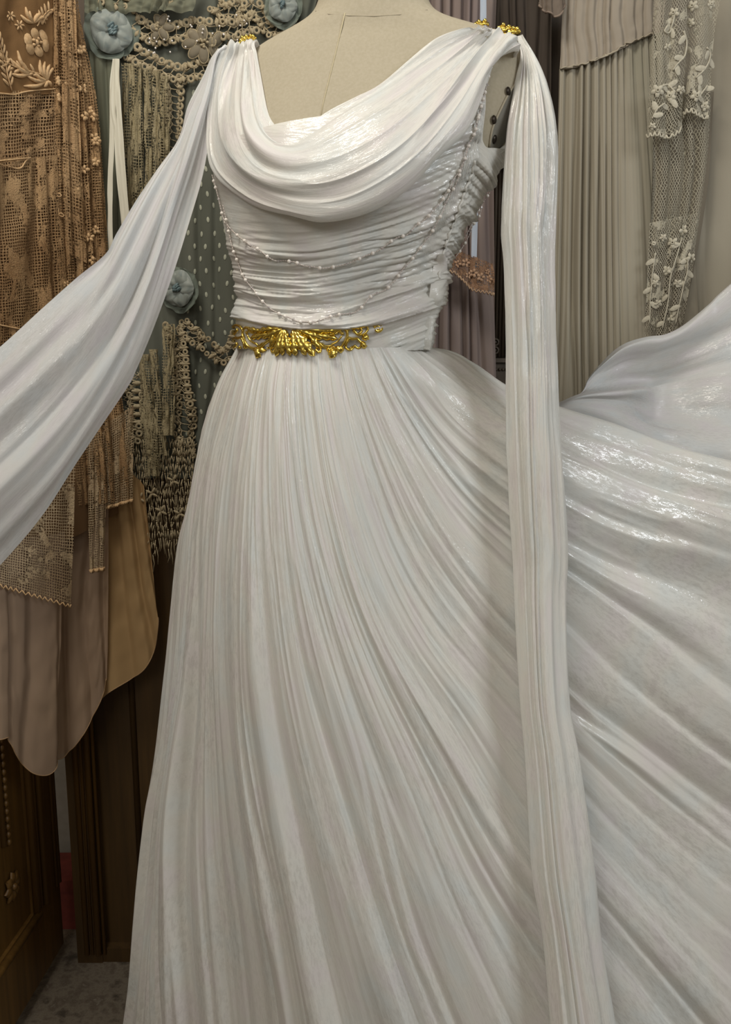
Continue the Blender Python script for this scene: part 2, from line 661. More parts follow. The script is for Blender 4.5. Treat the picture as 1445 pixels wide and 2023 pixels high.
s_.build('front_tape', LINEN_D, form)
s_ = MB()
s_.tube([hit(TB, x, y, 0.0)[0] for x, y in [(624, 22), (650, 28), (690, 31), (740, 32), (790, 29), (845, 20)]], 0.0008, 5)
s_.build('neck_seam', LINEN, form)
# arm plate on the side that shows in the armhole
_pl = spline([(1024, 158), (1005, 184), (986, 222), (972, 255), (966, 290)], 14)
_pr = spline([(1034, 165), (1030, 200), (1018, 240), (1005, 268), (984, 296)], 14)
_pg = np.array([[np.array(hit(TB, *(a_ * (1 - t) + b_ * t), .0016)[0]) for a_, b_ in zip(_pl, _pr)] for t in np.linspace(0, 1, 8)])
grid_mesh('arm_plate', _pg, GREYPLATE, form)
pm = MB()
pm.tube([hit(TB, x, y, .0010)[0] for x, y in _pl], 0.0014, 6)
pm.build('arm_plate_rim', LINEN, form)
for px, py in ((1003, 181), (975, 237), (976, 275)):
    q, n = hit(TB, px, py, 0.001)
    n = (n + Vector((0.6, 0, 0))).normalized()
    t = n.orthogonal().normalized()
    m_ = MB()
    m_.dome(q, (t, n.cross(t), n), 0.0055, 0.0055, 0.003, 12, 3)
    m_.build('rivet', IRON, form)
ax = (torso[-1, :, 0].mean(), torso[-1, :, 1].mean())
pz = torso[-1, 0, 2]
m_ = MB(); m_.tube([(ax[0], ax[1], 0.05), (ax[0], ax[1], pz + 0.01)], 0.016, 14)
m_.build('stand_pole', IRON, form)
m_ = MB()
for k in range(3):
    a = 0.6 + k * 2.094
    m_.tube([(ax[0], ax[1], 0.16), (ax[0] + .09 * math.cos(a), ax[1] + .09 * math.sin(a), 0.08), (ax[0] + .17 * math.cos(a), ax[1] + .17 * math.sin(a), 0.012)], 0.011, 8)
m_.build('stand_foot', IRON, form)

# ------------------------------------------------------------------ the gown
gown = thing('draped_gown', 'white shimmering chiffon gown with cowl neck, pleated skirt and floating shoulder drapes', 'dress')

# --- skirt
yS = dict(O=.01, N=-.035, M=-.058, L=-.076, K=-.09, J=-.099, I=-.104, H=-.105, G=-.103, F=-.098, E=-.088, D=-.074, C=-.057, B=-.032, A=-.005)
yE = dict(O=.02, N=-.05, M=-.11, L=-.16, K=-.20, J=-.225, I=-.235, H=-.235, G=-.22, F=-.19, E=-.15, D=-.10, C=-.05, B=-.01, A=.02)
SK = dict(
    O=[(470, 684), (437, 760), (408, 850), (375, 1000), (352, 1100), (331, 1319), (316, 1488), (294, 1625), (276, 1762), (262, 1922), (252, 2023), (236, 2200)],
    N=[(476, 686), (443, 770), (418, 860), (388, 1000), (364, 1200), (346, 1400), (320, 1640), (302, 1850), (290, 2023), (282, 2200)],
    M=[(487, 687), (460, 790), (425, 950), (402, 1150), (388, 1400), (378, 1640), (380, 1850), (388, 2023), (396, 2200)],
    L=[(502, 688), (480, 790), (452, 950), (436, 1150), (433, 1400), (446, 1640), (470, 1850), (490, 2023), (512, 2200)],
    K=[(522, 688), (506, 790), (486, 960), (480, 1180), (486, 1400), (510, 1640), (545, 1850), (575, 2023), (608, 2200)],
    J=[(545, 689), (533, 790), (526, 980), (535, 1200), (560, 1420), (609, 1663), (660, 1880), (698, 2023), (745, 2200)],
    I=[(569, 690), (563, 790), (570, 990), (594, 1200), (632, 1380), (695, 1600), (770, 1840), (838, 2023), (905, 2200)],
    H=[(594, 690), (594, 790), (612, 990), (648, 1180), (705, 1375), (790, 1600), (875, 1820), (962, 2023), (1040, 2200)],
    G=[(620, 690), (624, 790), (650, 970), (698, 1160), (765, 1330), (868, 1540), (960, 1750), (1075, 1950), (1220, 2200)],
    F=[(648, 690), (658, 790), (692, 960), (745, 1130), (815, 1280), (920, 1440), (1035, 1630), (1160, 1800), (1300, 1980), (1430, 2150)],
    E=[(678, 689), (698, 790), (738, 930), (795, 1080), (875, 1220), (990, 1370), (1110, 1510), (1230, 1650), (1380, 1800), (1560, 1960), (1700, 2090)],
    D=[(710, 688), (742, 790), (800, 920), (870, 1050), (960, 1170), (1070, 1290), (1180, 1410), (1310, 1520), (1450, 1615), (1620, 1710), (1800, 1800)],
    C=[(745, 687), (790, 780), (860, 890), (940, 985), (1030, 1060), (1130, 1125), (1250, 1200), (1445, 1310), (1620, 1390), (1850, 1480)],
    B=[(792, 686), (850, 755), (920, 825), (1005, 880), (1110, 935), (1240, 995), (1445, 1072), (1640, 1130), (1880, 1190)],
    A=[(846, 684), (905, 716), (1008, 787), (1108, 832), (1205, 866), (1330, 908), (1445, 938), (1640, 985), (1880, 1040)])


def to_floor(g):
    g = list(g)
    d = g[-1] - g[-2]
    d = d / np.linalg.norm(d)
    d[:2] *= 0.55
    if d[2] < -0.2 and g[-1][2] > 0.02:
        k = (g[-1][2] - 0.012) / -d[2]
        g.append(g[-1] + d * k * 0.5)
        g.append(g[-1] + d * k * 0.5)
    return np.array(g)


guides, order = [], 'ONMLKJIHGFEDCBA'
back = [([(700, 684), (720, 900), (740, 1300), (760, 1700), (780, 2150)], .098, .24), ([(560, 684), (540, 900), (500, 1300), (470, 1700), (450, 2150)], .088, .235),
        ([(500, 684), (445, 850), (400, 1100), (365, 1400), (325, 1750), (300, 2150)], .055, .15)]
for pts, a, b in back:
    guides.append(to_floor(G(pts, a, b, .8)))
for k in order:
    yS[k] = hit(TB, SK[k][0][0], 672)[0].y - .013 if k not in 'OA' else yS[k]
    guides.append(to_floor(G(SK[k], yS[k], yE[k], 0.75)) if k in 'ONMLKJIHGF' else G(SK[k], yS[k], yE[k], 0.9))
A = SK['A']
guides.append(G([(x - 2, y + 16 + 12 * i / 8) for i, (x, y) in enumerate(A)], .03, .075))
guides.append(G([(x - 10, y + 60 + 14 * i) for i, (x, y) in enumerate(A)], .055, .10))
NU, NV = 1150, 300
sk = loftg(guides, NU, NV)
n_ = normals(sk)
u = np.linspace(0, 1, NU)[:, None] + np.zeros((1, NV))
v = np.linspace(0, 1, NV)[None, :] + np.zeros((NU, 1))
# folds: many small gathers at the waist merge to broad soft pleats below


warp = 0.9 * (vnoise(u * 9, v * 2.2, 3) - .5) + 0.5 * (vnoise(u * 22, v * 3.0, 5) - .5)
right = sstep(.74, .86, u)
f1 = pleat(wphase(u, 38, 2, 1.7) + warp * 1.5, 11, 0.84, 0.7)
g1 = 1 - np.abs(2 * vnoise(u * 62 + 2 * warp, v * 4.5, 17) - 1)
g2 = 1 - np.abs(2 * vnoise(u * 130 + 3 * warp, v * 7, 19) - 1)
f2 = g1 ** .8 * .62 + g2 * .38
f3 = pleat(wphase(u, 19, 6, 1.4) + warp * 0.9, 23, 0.85, 0.55)
low = vnoise(u * 26, v * 4, 31)
gone = sstep(.35, .6, vnoise(u * 40, v * 2.5, 37) + .15)
a1 = (0.0012 + 0.0130 * sstep(0.08 - .07 * right, 0.6 - .28 * right, v)) * (1 - .35 * right * sstep(.2, .5, v))
a2 = 0.0062 * sstep(-.02, .06, v) * (1 - .62 * sstep(0.12, 0.55, v)) * (1 + .9 * right)
a3 = 0.017 * sstep(0.10, 0.6, v) * (1 + .95 * right)
side = sstep(0.97, 0.90, u) * 0.5 + 0.5
h = (f1 * a1 * (0.35 + 1.1 * low) * (.35 + .65 * gone) + f2 * a2 + f3 * a3 * (.5 + low) - 0.5 * (a1 + a3)) * side
h += .010 * (vnoise(u * 12, v * 3, 39) - .5) * sstep(.1, .4, v)
h *= sstep(-0.02, 0.03, v) * 0.85 + 0.15
skd = sk + n_ * h[..., None]
grid_mesh('skirt', skd, WHITE, gown, uvs=(u * 1.5, v * 1.3))
SB = bvh_of(skd[::2, ::2])

# --- raised back layer of the skirt, billowing behind the flared front
T = [
    [(1060, 870, .050), (1130, 900, .050), (1230, 950, .055), (1340, 995, .060), (1445, 1020, .060), (1640, 1080, .06), (1880, 1130, .06)],
    [(1070, 838, .050), (1130, 848, .048), (1220, 878, .055), (1330, 915, .065), (1445, 940, .065), (1640, 985, .06), (1880, 1030, .06)],
    [(1085, 818, .050), (1140, 810, .040), (1215, 830, .050), (1320, 865, .085), (1445, 880, .070), (1640, 900, .06), (1880, 930, .06)],
    [(1092, 808, .055), (1148, 790, .040), (1225, 793, .062), (1300, 815, .128), (1445, 810, .090), (1640, 800, .07), (1880, 800, .07)],
    [(1096, 802, .065), (1150, 782, .040), (1222, 774, .050), (1270, 768, .085), (1310, 770, .150), (1445, 740, .110), (1640, 700, .08), (1880, 660, .08)],
    [(1097, 799, .080), (1152, 775, .095), (1225, 757, .150), (1275, 750, .165), (1310, 745, .165), (1445, 700, .125), (1640, 640, .09), (1880, 560, .09)],
    [(1098, 798, .090), (1150, 776, .112), (1175, 748, .130), (1236, 715, .145), (1302, 702, .145), (1445, 640, .13), (1640, 520, .10), (1880, 400, .10)],
    [(1099, 797, .105), (1149, 776, .118), (1164, 748, .122), (1194, 717, .126), (1232, 687, .128), (1277, 671, .128), (1315, 666, .128), (1353, 647, .13), (1402, 604, .13), (1445, 566, .13), (1640, 420, .10), (1880, 290, .10)],
    [(1101, 799, .120), (1151, 780, .145), (1168, 752, .155), (1198, 722, .163), (1235, 692, .165), (1279, 677, .165), (1316, 672, .165), (1355, 654, .17), (1404, 612, .17), (1447, 576, .17), (1640, 440, .14), (1880, 310, .14)],
]
tr = loftg([G(t) for t in T], 160, 220)
n_ = normals(tr)
u = np.linspace(0, 1, 160)[:, None] + np.zeros((1, 220))
v = np.linspace(0, 1, 220)[None, :] + np.zeros((160, 1))
h = 0.012 * (vnoise(u * 5, v * 2, 41) - .5) + 0.007 * (vnoise(u * 14 + v * 2, v * 3, 43) - .5) + 0.004 * (vnoise(u * 26, v * 9, 47) - .5)
grid_mesh('skirt_back_layer', tr + n_ * (h * sstep(0, .2, v))[..., None], WHITE_S, gown, uvs=(u * .5, v * .9))

# --- bodice: gathered round the form
NB, MBR = 420, 240
th = np.linspace(-math.pi / 2 - math.pi, -math.pi / 2 + math.pi, NB)
xpx = []
test = torso_pt(np.full(NB, 330.0), th)


def to_px(p):
    d = p - np.array([0, -CAMD, CAMH])
    dep = d[..., 1] * CP - d[..., 2] * SP
    return CX + F * d[..., 0] / dep, CY - F * (d[..., 1] * SP + d[..., 2] * CP) / dep


tx, ty = to_px(test)
front = np.sin(th) < 0
topy = np.where(front, np.interp(tx, [400, 460, 700, 880, 902, 912, 920, 930, 945, 970, 1000], [335, 300, 270, 225, 222, 235, 275, 314, 328, 322, 306]),
                np.interp(tx, [420, 470, 700, 900, 1000], [335, 300, 230, 230, 300]))
topy = np.convolve(np.pad(topy, 2, 'wrap'), np.ones(5) / 5, 'valid')
vv = np.linspace(0, 1, MBR)
py2 = topy[:, None] * (1 - vv) + 690 * vv
th2 = th[:, None] + 0 * py2
bo = torso_pt(py2, th2, 0.0095)
n_ = normals(bo)
cxy = bo.reshape(-1, 3).mean(0)
out = bo - np.array([cxy[0], cxy[1] + 0.02, 0]); out[..., 2] = 0
n_ = np.where((np.sum(n_ * out, -1) < 0)[..., None], -n_, n_)
bx, by = to_px(bo)
# side seam, in pixels of the photograph's frame
seam = np.interp(by, [300, 350, 420, 470, 530, 600, 690], [938, 925, 905, 888, 872, 862, 848])
fr = (np.sin(th2) < 0.15)
lift = np.where(bx > 600, 95 * np.clip((bx - 600) / 300, 0, 1.2) ** 1.6, 22 * np.clip((600 - bx) / 160, 0, 1.2) ** 2)
over = np.clip(bx - seam, 0, 200)
lift = np.where(over > 0, lift - over * 1.3, lift)
s = (by + lift) / 10.0
xs = bx / 140.0
r1 = 1 - np.abs(2 * vnoise(s * 0.33, xs * 0.55, 51) - 1)
r2 = 1 - np.abs(2 * vnoise(s * 0.85 + 3 * vnoise(xs, s * .1, 52), xs * 0.8, 53) - 1)
r3 = vnoise(s * 2.3, xs * 1.3, 57)
near = np.exp(-((bx - seam) / 60.0) ** 2)
calm = 0.08 + 0.92 * sstep(440, 510, by + lift * .4) + 0.6 * sstep(640, 790, bx) + 0.2 * near
h = (0.0090 * (r1 - .5) + 0.0050 * (r2 - .5) + 0.0016 * (r3 - .5)) * np.clip(calm, 0, 1.2)
bands = pleat(s * .60 + 2.2 * vnoise(xs * 1.0, s * .10, 54), 55, .82, .8)
bgate = .25 + .75 * sstep(.35, .6, vnoise(s * .3, xs * .9, 56))
bands2 = pleat(s * 1.15 + 2.6 * vnoise(xs * 1.3, s * .14, 58), 59, .8, .8)
h += (.0046 * (bands - .35) * bgate + .0022 * (bands2 - .35) * (1.2 - bgate)) * np.clip(calm, 0, 1.1)
h += near * fr * 0.003
dse = bx - seam
along = by + np.where(dse < 0, dse * -.22, dse * 1.0)
pin = .5 + .5 * np.sin(along * 2 * math.pi / 13.5 + 5 * vnoise(along / 22, dse / 60, 65))
h += fr * (pin - .35) * .0026 * np.exp(-np.abs(dse) / np.where(dse < 0, 34.0, 17.0)) * sstep(300, 335, by) * sstep(640, 560, by)
h *= sstep(0.0, .08, vv)[None, :] * (.45 + .55 * sstep(450, 520, bx))
h += np.where(fr, 0.003 * np.exp(-((bx - 878) / 22.0) ** 2 - ((by - 590) / 55) ** 2), 0)
ye = np.interp(bx, [470, 540, 600, 680, 760, 862], [628, 645, 652, 650, 638, 600])
lip = sstep(-46, -6, by - ye) * (1 - sstep(-2, 5, by - ye))
h += np.where(fr, .0085 * lip * sstep(880, 800, bx), 0)
h = np.where(fr & (by > ye), h * .6, h)
bod = bo + n_ * h[..., None]
grid_mesh('bodice', bod, WHITE_B, gown, uvs=(bx * .0007, (by + lift) * .0007))
BB = bvh_of(bod)
# rolled armhole binding
arm = [(967, 125), (958, 155), (949, 185), (938, 225), (931, 262), (930, 290), (937, 309), (950, 312), (968, 304), (985, 292), (1003, 272), (1014, 250)]
m_ = MB()
m_.tube(spline([hit(TB, x, y, 0.0065)[0] for x, y in arm], 60), 0.0036, 8)
m_.build('armhole_binding', WHITE_B, gown)
# gathered side placket: little puffs running down the seam
sp = np.array([(938, 318), (931, 345), (921, 372), (911, 400), (901, 428), (890, 456), (880, 486), (873, 515), (867, 550)], float)
sq = spline(sp, 60)
m_ = MB()
m_.tube([hit(BB, x + 1.5 * math.sin(i * 1.3), y, .001)[0] for i, (x, y) in enumerate(sq)], [.0017 + .0005 * math.sin(i * 1.9) for i in range(60)], 8)
m_.build('side_seam', WHITE_B, gown)
# waist ruffle on the side seam
rg = []
for (x0, y0), (x1, y1) in zip([(872, 500), (868, 520), (862, 555), (857, 590), (852, 620), (848, 645), (844, 672), (842, 690)], [(874, 502), (882, 530), (884, 560), (877, 595), (863, 622), (854, 645), (847, 672), (844, 690)]):
    rg.append(np.array([hit(BB, x0 - 8, y0, -0.003)[0], np.array(hit(BB, (x0 + x1) / 2, (y0 + y1) / 2, 0.003)[0]) + np.array([0.002, -0.003, 0]), P(x1, y1, -0.012), P(x1 - 4, y1, 0.03)]))
rr = loftg(rg, 160, 30)
u = np.linspace(0, 1, 160)[:, None] + np.zeros((1, 30))
v = np.linspace(0, 1, 30)[None, :] + np.zeros((160, 1))
h = (0.0022 * (pleat(wphase(u, 11, 8, 1.4) + v * 2.5, 61, .6) - .5) + .0025 * (vnoise(u * 6, v * 2, 62) - .5)) * sstep(0, .3, v) * sstep(0, .15, u) * sstep(1, .8, u)
grid_mesh('side_ruffle', rr + normals(rr) * h[..., None], WHITE_B, gown, uvs=(v * .06, u * .15))

# --- cowl
CW = [
    ([(507, 88), (516, 149), (529, 219), (544, 247), (562, 261), (581, 264), (617, 242), (659, 214), (702, 192), (751, 168), (817, 117), (864, 81), (906, 64), (945, 56)], .006, .006),
    ([(498, 85), (501, 160), (508, 232), (532, 274), (572, 291), (622, 276), (690, 236), (765, 190), (850, 126), (925, 76), (962, 54)], .006, .016),
    ([(488, 84), (482, 160), (482, 230), (498, 285), (540, 318), (600, 325), (680, 300), (765, 250), (855, 172), (935, 95), (974, 56)], .006, .025),
    ([(476, 84), (458, 160), (452, 230), (462, 290), (500, 340), (560, 366), (640, 366), (720, 336), (800, 283), (880, 200), (950, 112), (998, 63)], .007, .032),
    ([(462, 88), (438, 160), (430, 230), (434, 290), (460, 338), (520, 380), (600, 402), (680, 398), (760, 362), (830, 307), (900, 225), (957, 135), (1010, 74)], .008, .036),
    ([(448, 97), (425, 155), (414, 240), (415, 310), (437, 354), (505, 402), (579, 420), (640, 431), (726, 412), (800, 368), (860, 305), (915, 255), (941, 205), (967, 125), (992, 102), (1020, 92)], .006, .032),
    ([(452, 100), (432, 160), (422, 245), (424, 308), (446, 345), (510, 388), (580, 405), (640, 414), (720, 396), (790, 354), (850, 295), (905, 248), (934, 203), (962, 128), (988, 106), (1018, 98)], .002, .010)]
cg = []
for pts, o0, o1 in CW:
    pp = spline(pts, 40)
    g = []
    for i, (x, y) in enumerate(pp):
        t = i / 39
        e = math.sin(math.pi * t) ** 0.8
        q, n = hit(TB, x, y)
        yy = q.y - (o0 + (o1 - o0) * e) - .009 * sstep(.72, .9, t)
        g.append(P(x, y, min(yy, 0.03)))
    g = np.array(g)
    gy = smooth1(smooth1(g[:, 1]))
    gg = np.array([P(x, y, d) for (x, y), d in zip(pp, gy)])
    # carried on over the shoulders to the back
    cg.append(np.vstack([gg[0] + [.002, .06, -.012], gg[0] + [.001, .03, -.001], gg, gg[-1] + [.0, .03, -.001], gg[-1] + [-.002, .06, -.012]]))
cw = loftg(cg, 260, 260)
n_ = normals(cw)
u = np.linspace(0, 1, 260)[:, None] + np.zeros((1, 260))
v = np.linspace(0, 1, 260)[None, :] + np.zeros((260, 1))
env = np.sin(math.pi * v) ** 0.5
r1 = 1 - np.abs(2 * vnoise(u * 5.2 + 1.5 * v, v * 2.2, 71) - 1)
r2 = 1 - np.abs(2 * vnoise(u * 15, v * 3.2 + 4, 73) - 1)
gath = pleat(u * 7.5 + .4 * vnoise(u * 4, v * 3, 74), 75, .6)
h = 0.0085 * (r1 - .5) * (0.5 + .5 * env) + 0.0026 * (r2 - .5) + 0.0045 * gath * (sstep(.30, 0, v) + .8 * sstep(.75, 1, v))
# deep inner fold on the left of the neckline
h += 0.007 * np.exp(-((u - .30) / .05) ** 2) * np.exp(-((v - .27) / .12) ** 2) - 0.008 * np.exp(-((u - .40) / .05) ** 2) * np.exp(-((v - .30) / .13) ** 2)
h *= sstep(1.0, .93, u) * .9 + .1
cwd = cw + n_ * h[..., None]
grid_mesh('cowl', cwd, WHITE_C, gown, uvs=(u * .28, v * .75))

# --- shoulder drapes
LDR = [
    ([(450, 93), (421, 104), (398, 149), (367, 208), (350, 270), (311, 332), (277, 391), (242, 460), (218, 507), (156, 557), (87, 616), (0, 692), (-140, 800)], .015, -.12),
    ([(449, 93), (424, 106), (404, 160), (378, 225), (356, 290), (322, 360), (290, 430), (258, 500), (226, 560), (165, 640), (92, 715), (0, 800), (-140, 920)], .005, -.14),
    ([(448, 93), (426, 110), (410, 175), (388, 240), (364, 310), (335, 390), (306, 470), (276, 545), (240, 620), (180, 715), (100, 815), (0, 915), (-140, 1040)], -.005, -.155),
    ([(447, 94), (428, 115), (414, 190), (398, 260), (378, 335), (350, 420), (325, 500), (296, 585), (258, 675), (200, 780), (112, 905), (0, 1020), (-140, 1150)], -.005, -.15),
    ([(446, 96), (429, 120), (416, 205), (409, 282), (396, 355), (370, 445), (345, 530), (311, 637), (277, 727), (252, 775), (166, 907), (93, 1017), (0, 1125), (-140, 1270)], .0, -.13)]
ld = loftg([G(p, a, b) for p, a, b in LDR], 200, 220)
u = np.linspace(0, 1, 200)[:, None] + np.zeros((1, 220))
v = np.linspace(0, 1, 220)[None, :] + np.zeros((200, 1))
r1 = vnoise(u * 5.5 + .6 * v, v * 1.6, 81)
h = (0.030 * (r1 - .5) + 0.010 * (vnoise(u * 13 - v, v * 2.5, 83) - .5)) * (0.25 + .75 * sstep(0, .5, v)) + 0.002 * pleat(u * 6 + .5 * v, 85, .6) * sstep(.7, .2, v)
ld2 = ld + normals(ld) * h[..., None]
grid_mesh('shoulder_drape', ld2, WHITE_S, gown, uvs=(u * .25, v * .8))

RL = [(1021, 72), (1031, 111), (1022, 180), (1009, 249), (1003, 332), (1000, 450), (1006, 522), (1008, 603), (1010, 712), (1009, 860), (1012, 1015), (1017, 1100), (1020, 1200), (1027, 1387), (1036, 1507), (1048, 1723), (1070, 1850), (1087, 2023), (1100, 2200)]
RR = [(1031, 69), (1052, 111), (1074, 180), (1088, 249), (1094, 332), (1092, 450), (1091, 522), (1094, 603), (1098, 712), (1104, 860), (1113, 1015), (1116, 1100), (1114, 1200), (1122, 1387), (1144, 1507), (1174, 1723), (1187, 1850), (1219, 2023), (1250, 2200)]
rlp, rrp = spline(RL, 60), None
rrx = spline(RR, 60)
gl = []
for k in range(7):
    sgm = k / 6
    bulge = math.sin(math.pi * min(max(sgm, 0), 1))
    g = []
    for i in range(60):
        t = i / 59
        x = rlp[i][0] * (1 - sgm) + rrx[i][0] * sgm
        y = rlp[i][1] * (1 - sgm) + rrx[i][1] * sgm
        Y = np.interp(t, [0, .08, .3, .5, .75, 1], [-.055, -.085, -.105, -.135, -.205, -.27])
        g.append(P(x, y, Y - .022 * bulge * sstep(0, .12, t) + .004))
    gl.append(np.array(g))
first = np.array([[g[0], g[1] + .03, g[2]] for g in gl[0]]) + np.array([.012, 0, 0])
last = np.array([[g[0], g[1] + .03, g[2]] for g in gl[-1]]) - np.array([.012, 0, 0])
rd = loftg([first] + gl + [last], 220, 300)
u = np.linspace(0, 1, 220)[:, None] + np.zeros((1, 300))
v = np.linspace(0, 1, 300)[None, :] + np.zeros((220, 1))
wp = .8 * (vnoise(u * 5, v * 3, 91) - .5)
h = 0.0060 * (pleat(wphase(u, 8, 12, 1.8) + wp, 93, .66) - .4) + 0.0038 * (1 - np.abs(2 * vnoise(u * 20 + wp, v * 9, 95) - 1)) * sstep(.8, .3, v) + .0025 * (1 - np.abs(2 * vnoise(u * 42 + wp, v * 14, 96) - 1)) * sstep(.6, .2, v) + .008 * (vnoise(u * 4, v * 4, 97) - .5)
h *= sstep(0, .05, v)
grid_mesh('shoulder_drape', rd + normals(rd) * h[..., None], WHITE, gown, uvs=(u * .22, v * 1.3))


# ------------------------------------------------------------------ gold belt ornament and brooches
def leafmesh(mb, base, tip, width, nrm, lobes=3, curl=0.004, thick=0.0012):
    """acanthus leaf: lobed outline, raised midrib, real thickness"""
    base, tip = Vector(base), Vector(tip)
    ax_ = tip - base
    L = ax_.length
    ax_ = ax_ / L
    sd = nrm.cross(ax_).normalized()
    nn = ax_.cross(sd)
    if nn.dot(nrm) < 0:
        nn = -nn
    N = 8 * lobes
    vs, fs = [], []
    for i in range(N + 1):
        t = i / N
        env_ = math.sin(math.pi * min(1, t * .9 + .08)) ** 0.7
        lob = 0.55 + 0.45 * abs(math.sin(math.pi * lobes * t + .2))
        wd = width * env_ * lob + .0002
        c = base + ax_ * (L * t) + nn * (curl * math.sin(math.pi * t) + .0012)
        sk_ = ax_ * (-wd * 0.35)
        for q, hh in ((-1, -.0005), (-.5, .0010), (0, .0021), (.5, .0010), (1, -.0005)):
            vs.append(c + sd * wd * q + sk_ * abs(q) * -1 + nn * hh)
    for i in range(N):
        for k in range(4):
            fs.append((i * 5 + k, i * 5 + k + 1, (i + 1) * 5 + k + 1, (i + 1) * 5 + k))
    m = len(vs)
    vs += [Vector(x) - nn * thick for x in vs]
    fs += [tuple(j + m for j in f[::-1]) for f in fs]
    for i in range(N):
        fs.append((i * 5, (i + 1) * 5, (i + 1) * 5 + m, i * 5 + m))
        fs.append((i * 5 + 4, i * 5 + 4 + m, (i + 1) * 5 + 4 + m, (i + 1) * 5 + 4))
    mb.add(vs, fs)


def spiral(cx, cy, r0, r1, a0, a1, n=22):
    return [(cx + (r0 + (r1 - r0) * i / (n - 1)) * math.cos(a0 + (a1 - a0) * i / (n - 1)), cy + (r0 + (r1 - r0) * i / (n - 1)) * math.sin(a0 + (a1 - a0) * i / (n - 1))) for i in range(n)]


def waist(px, py, off=0.004):
    q, n = hit(TB, px, min(py, 684), off + .0085)
    if py > 684:
        q = Vector(P(px, py, q.y - (py - 684) * 0.00050))
    return q, n


belt = thing('gold_waist_ornament', 'gold metal acanthus leaf and scroll ornament across the gown waist', 'belt')


def gleaf(x0, y0, x1, y1, wpx, lobes=3, curl=.003, off=.005):
    a, n = waist(x0, y0, off)
    b, _ = waist(x1, y1, off)
    m_ = MB()
    leafmesh(m_, a, b, wpx * .00078, n, lobes, curl)
    m_.build('leaf', GOLD, belt)


def gscroll(pts, r0, r1, off=.006, name='scroll', bead=True):
    pp = spline(pts, 34)
    w_ = [waist(x, y, off)[0] for x, y in pp]
    m_ = MB()
    m_.tube(w_, [1.3 * (r0 + (r1 - r0) * i / 33) for i in range(34)], 8)
    if bead:
        m_.ball(w_[-1], r1 * 1.7, 8, 6)
    m_.build(name, GOLD, belt)


def half(fx, sgn):
    fx_ = lambda pts: [(fx(x), y) for x, y in pts]
    gl_ = lambda x0, y0, x1, y1, wp, lb=3, cu=.003: gleaf(fx(x0), y0, fx(x1), y1, wp * (abs(fx(660) - fx(600)) / 60) ** .5, lb, cu)
    # acanthus clusters at the centre
    gl_(586, 652, 584, 703, 8, 4)
    gl_(588, 653, 605, 702, 8, 4)
    gl_(590, 653, 622, 704, 9, 4)
    gl_(592, 652, 616, 684, 7, 3)
    gl_(592, 650, 640, 668, 7, 4)
    gl_(600, 649, 655, 655, 6, 4)
    gl_(612, 656, 634, 690, 6, 3)
    gl_(625, 660, 668, 668, 6, 3)
    gl_(640, 655, 676, 650, 5, 3)
    gl_(655, 684, 663, 706, 9, 2)
    gl_(662, 686, 680, 692, 6, 2)
    gl_(660, 684, 645, 692, 5, 2)
    gl_(712, 668, 724, 662, 6, 2)
    gl_(712, 670, 718, 682, 5, 2)
    gl_(690, 648, 722, 642, 4, 3)
    # stems and scrolls
    gscroll(fx_([(592, 652), (615, 664), (640, 679), (660, 684), (676, 678), (685, 664), (684, 652), (676, 648), (671, 653), (676, 658)]), .0016, .0013)
    gscroll(fx_([(600, 658), (625, 672), (650, 678), (668, 671), (675, 662)]), .0012, .0009, bead=False)
    gscroll(fx_([(612, 650), (635, 654), (655, 660), (668, 656), (672, 649)]), .0011, .0010)
    gscroll(fx_([(684, 664), (694, 668), (704, 668), (711, 675), (706, 682), (699, 678)]), .0014, .0013)
    gscroll(fx_([(690, 666), (683, 676), (684, 687), (692, 691), (698, 686), (692, 682)]), .0014, .0012)
    gscroll(fx_([(684, 656), (692, 646), (704, 644), (712, 652), (704, 659), (698, 653)]), .0013, .0012)
    gscroll(fx_([(704, 660), (714, 660), (722, 652), (722, 643)]), .0012, .0010)
    gscroll(fx_([(628, 682), (634, 690), (631, 696), (625, 692)]), .0012, .0013)


half(lambda x: x, 1)
half(lambda x: 575 - (x - 582) * 0.74, -1)
gscroll(spiral(741, 647, 9.5, 2.0, 3.6, 3.6 + 10.5, 30), .0016, .0013, .004, 'end_scroll')
q, n = waist(473, 640, .004)
m_ = MB(); m_.ball(q, .0042, 12, 8); m_.build('end_bead', GOLD, belt)


def brooch(pts, label):
    b = thing('shoulder_brooch', label, 'brooch', group='gold shoulder brooches')
    for i, (x, y, Y, dx) in enumerate(pts):
        m_ = MB()
        a = Vector(P(x, y, Y))
        leafmesh(m_, a, a + Vector((dx, .004, .004 - .003 * (i % 2))), .0045, Vector((0, -.45, .9)).normalized(), 3, .002, .0018)
        m_.build('leaf', GOLD, b)
        m_ = MB(); m_.ball(a + Vector((dx * .6, -.001, .005)), .0026, 8, 6); m_.build('bead', GOLD, b)
    m_ = MB()
    m_.tube([P(p[0], p[1] + 3, p[2] + .004) for p in pts], .0018, 6)
    m_.build('pin_bar', GOLD, b)


brooch([(935, 53, -.035, .012), (945, 50, -.035, .014), (956, 52, -.035, -.010), (983, 58, -.045, .012), (992, 62, -.045, .014), (1003, 65, -.05, .012), (1012, 67, -.05, .010), (1018, 66, -.05, .004)], 'gold leaf brooch pinned where the right shoulder drape meets the gown')
brooch([(450, 95, .01, .004), (472, 83, 0, .008), (480, 81, 0, .008), (490, 80, 0, .006), (498, 81, 0, .003)], 'small gold brooch peeking over the left shoulder gathers')

# ------------------------------------------------------------------ pearl chains
CHB = BB


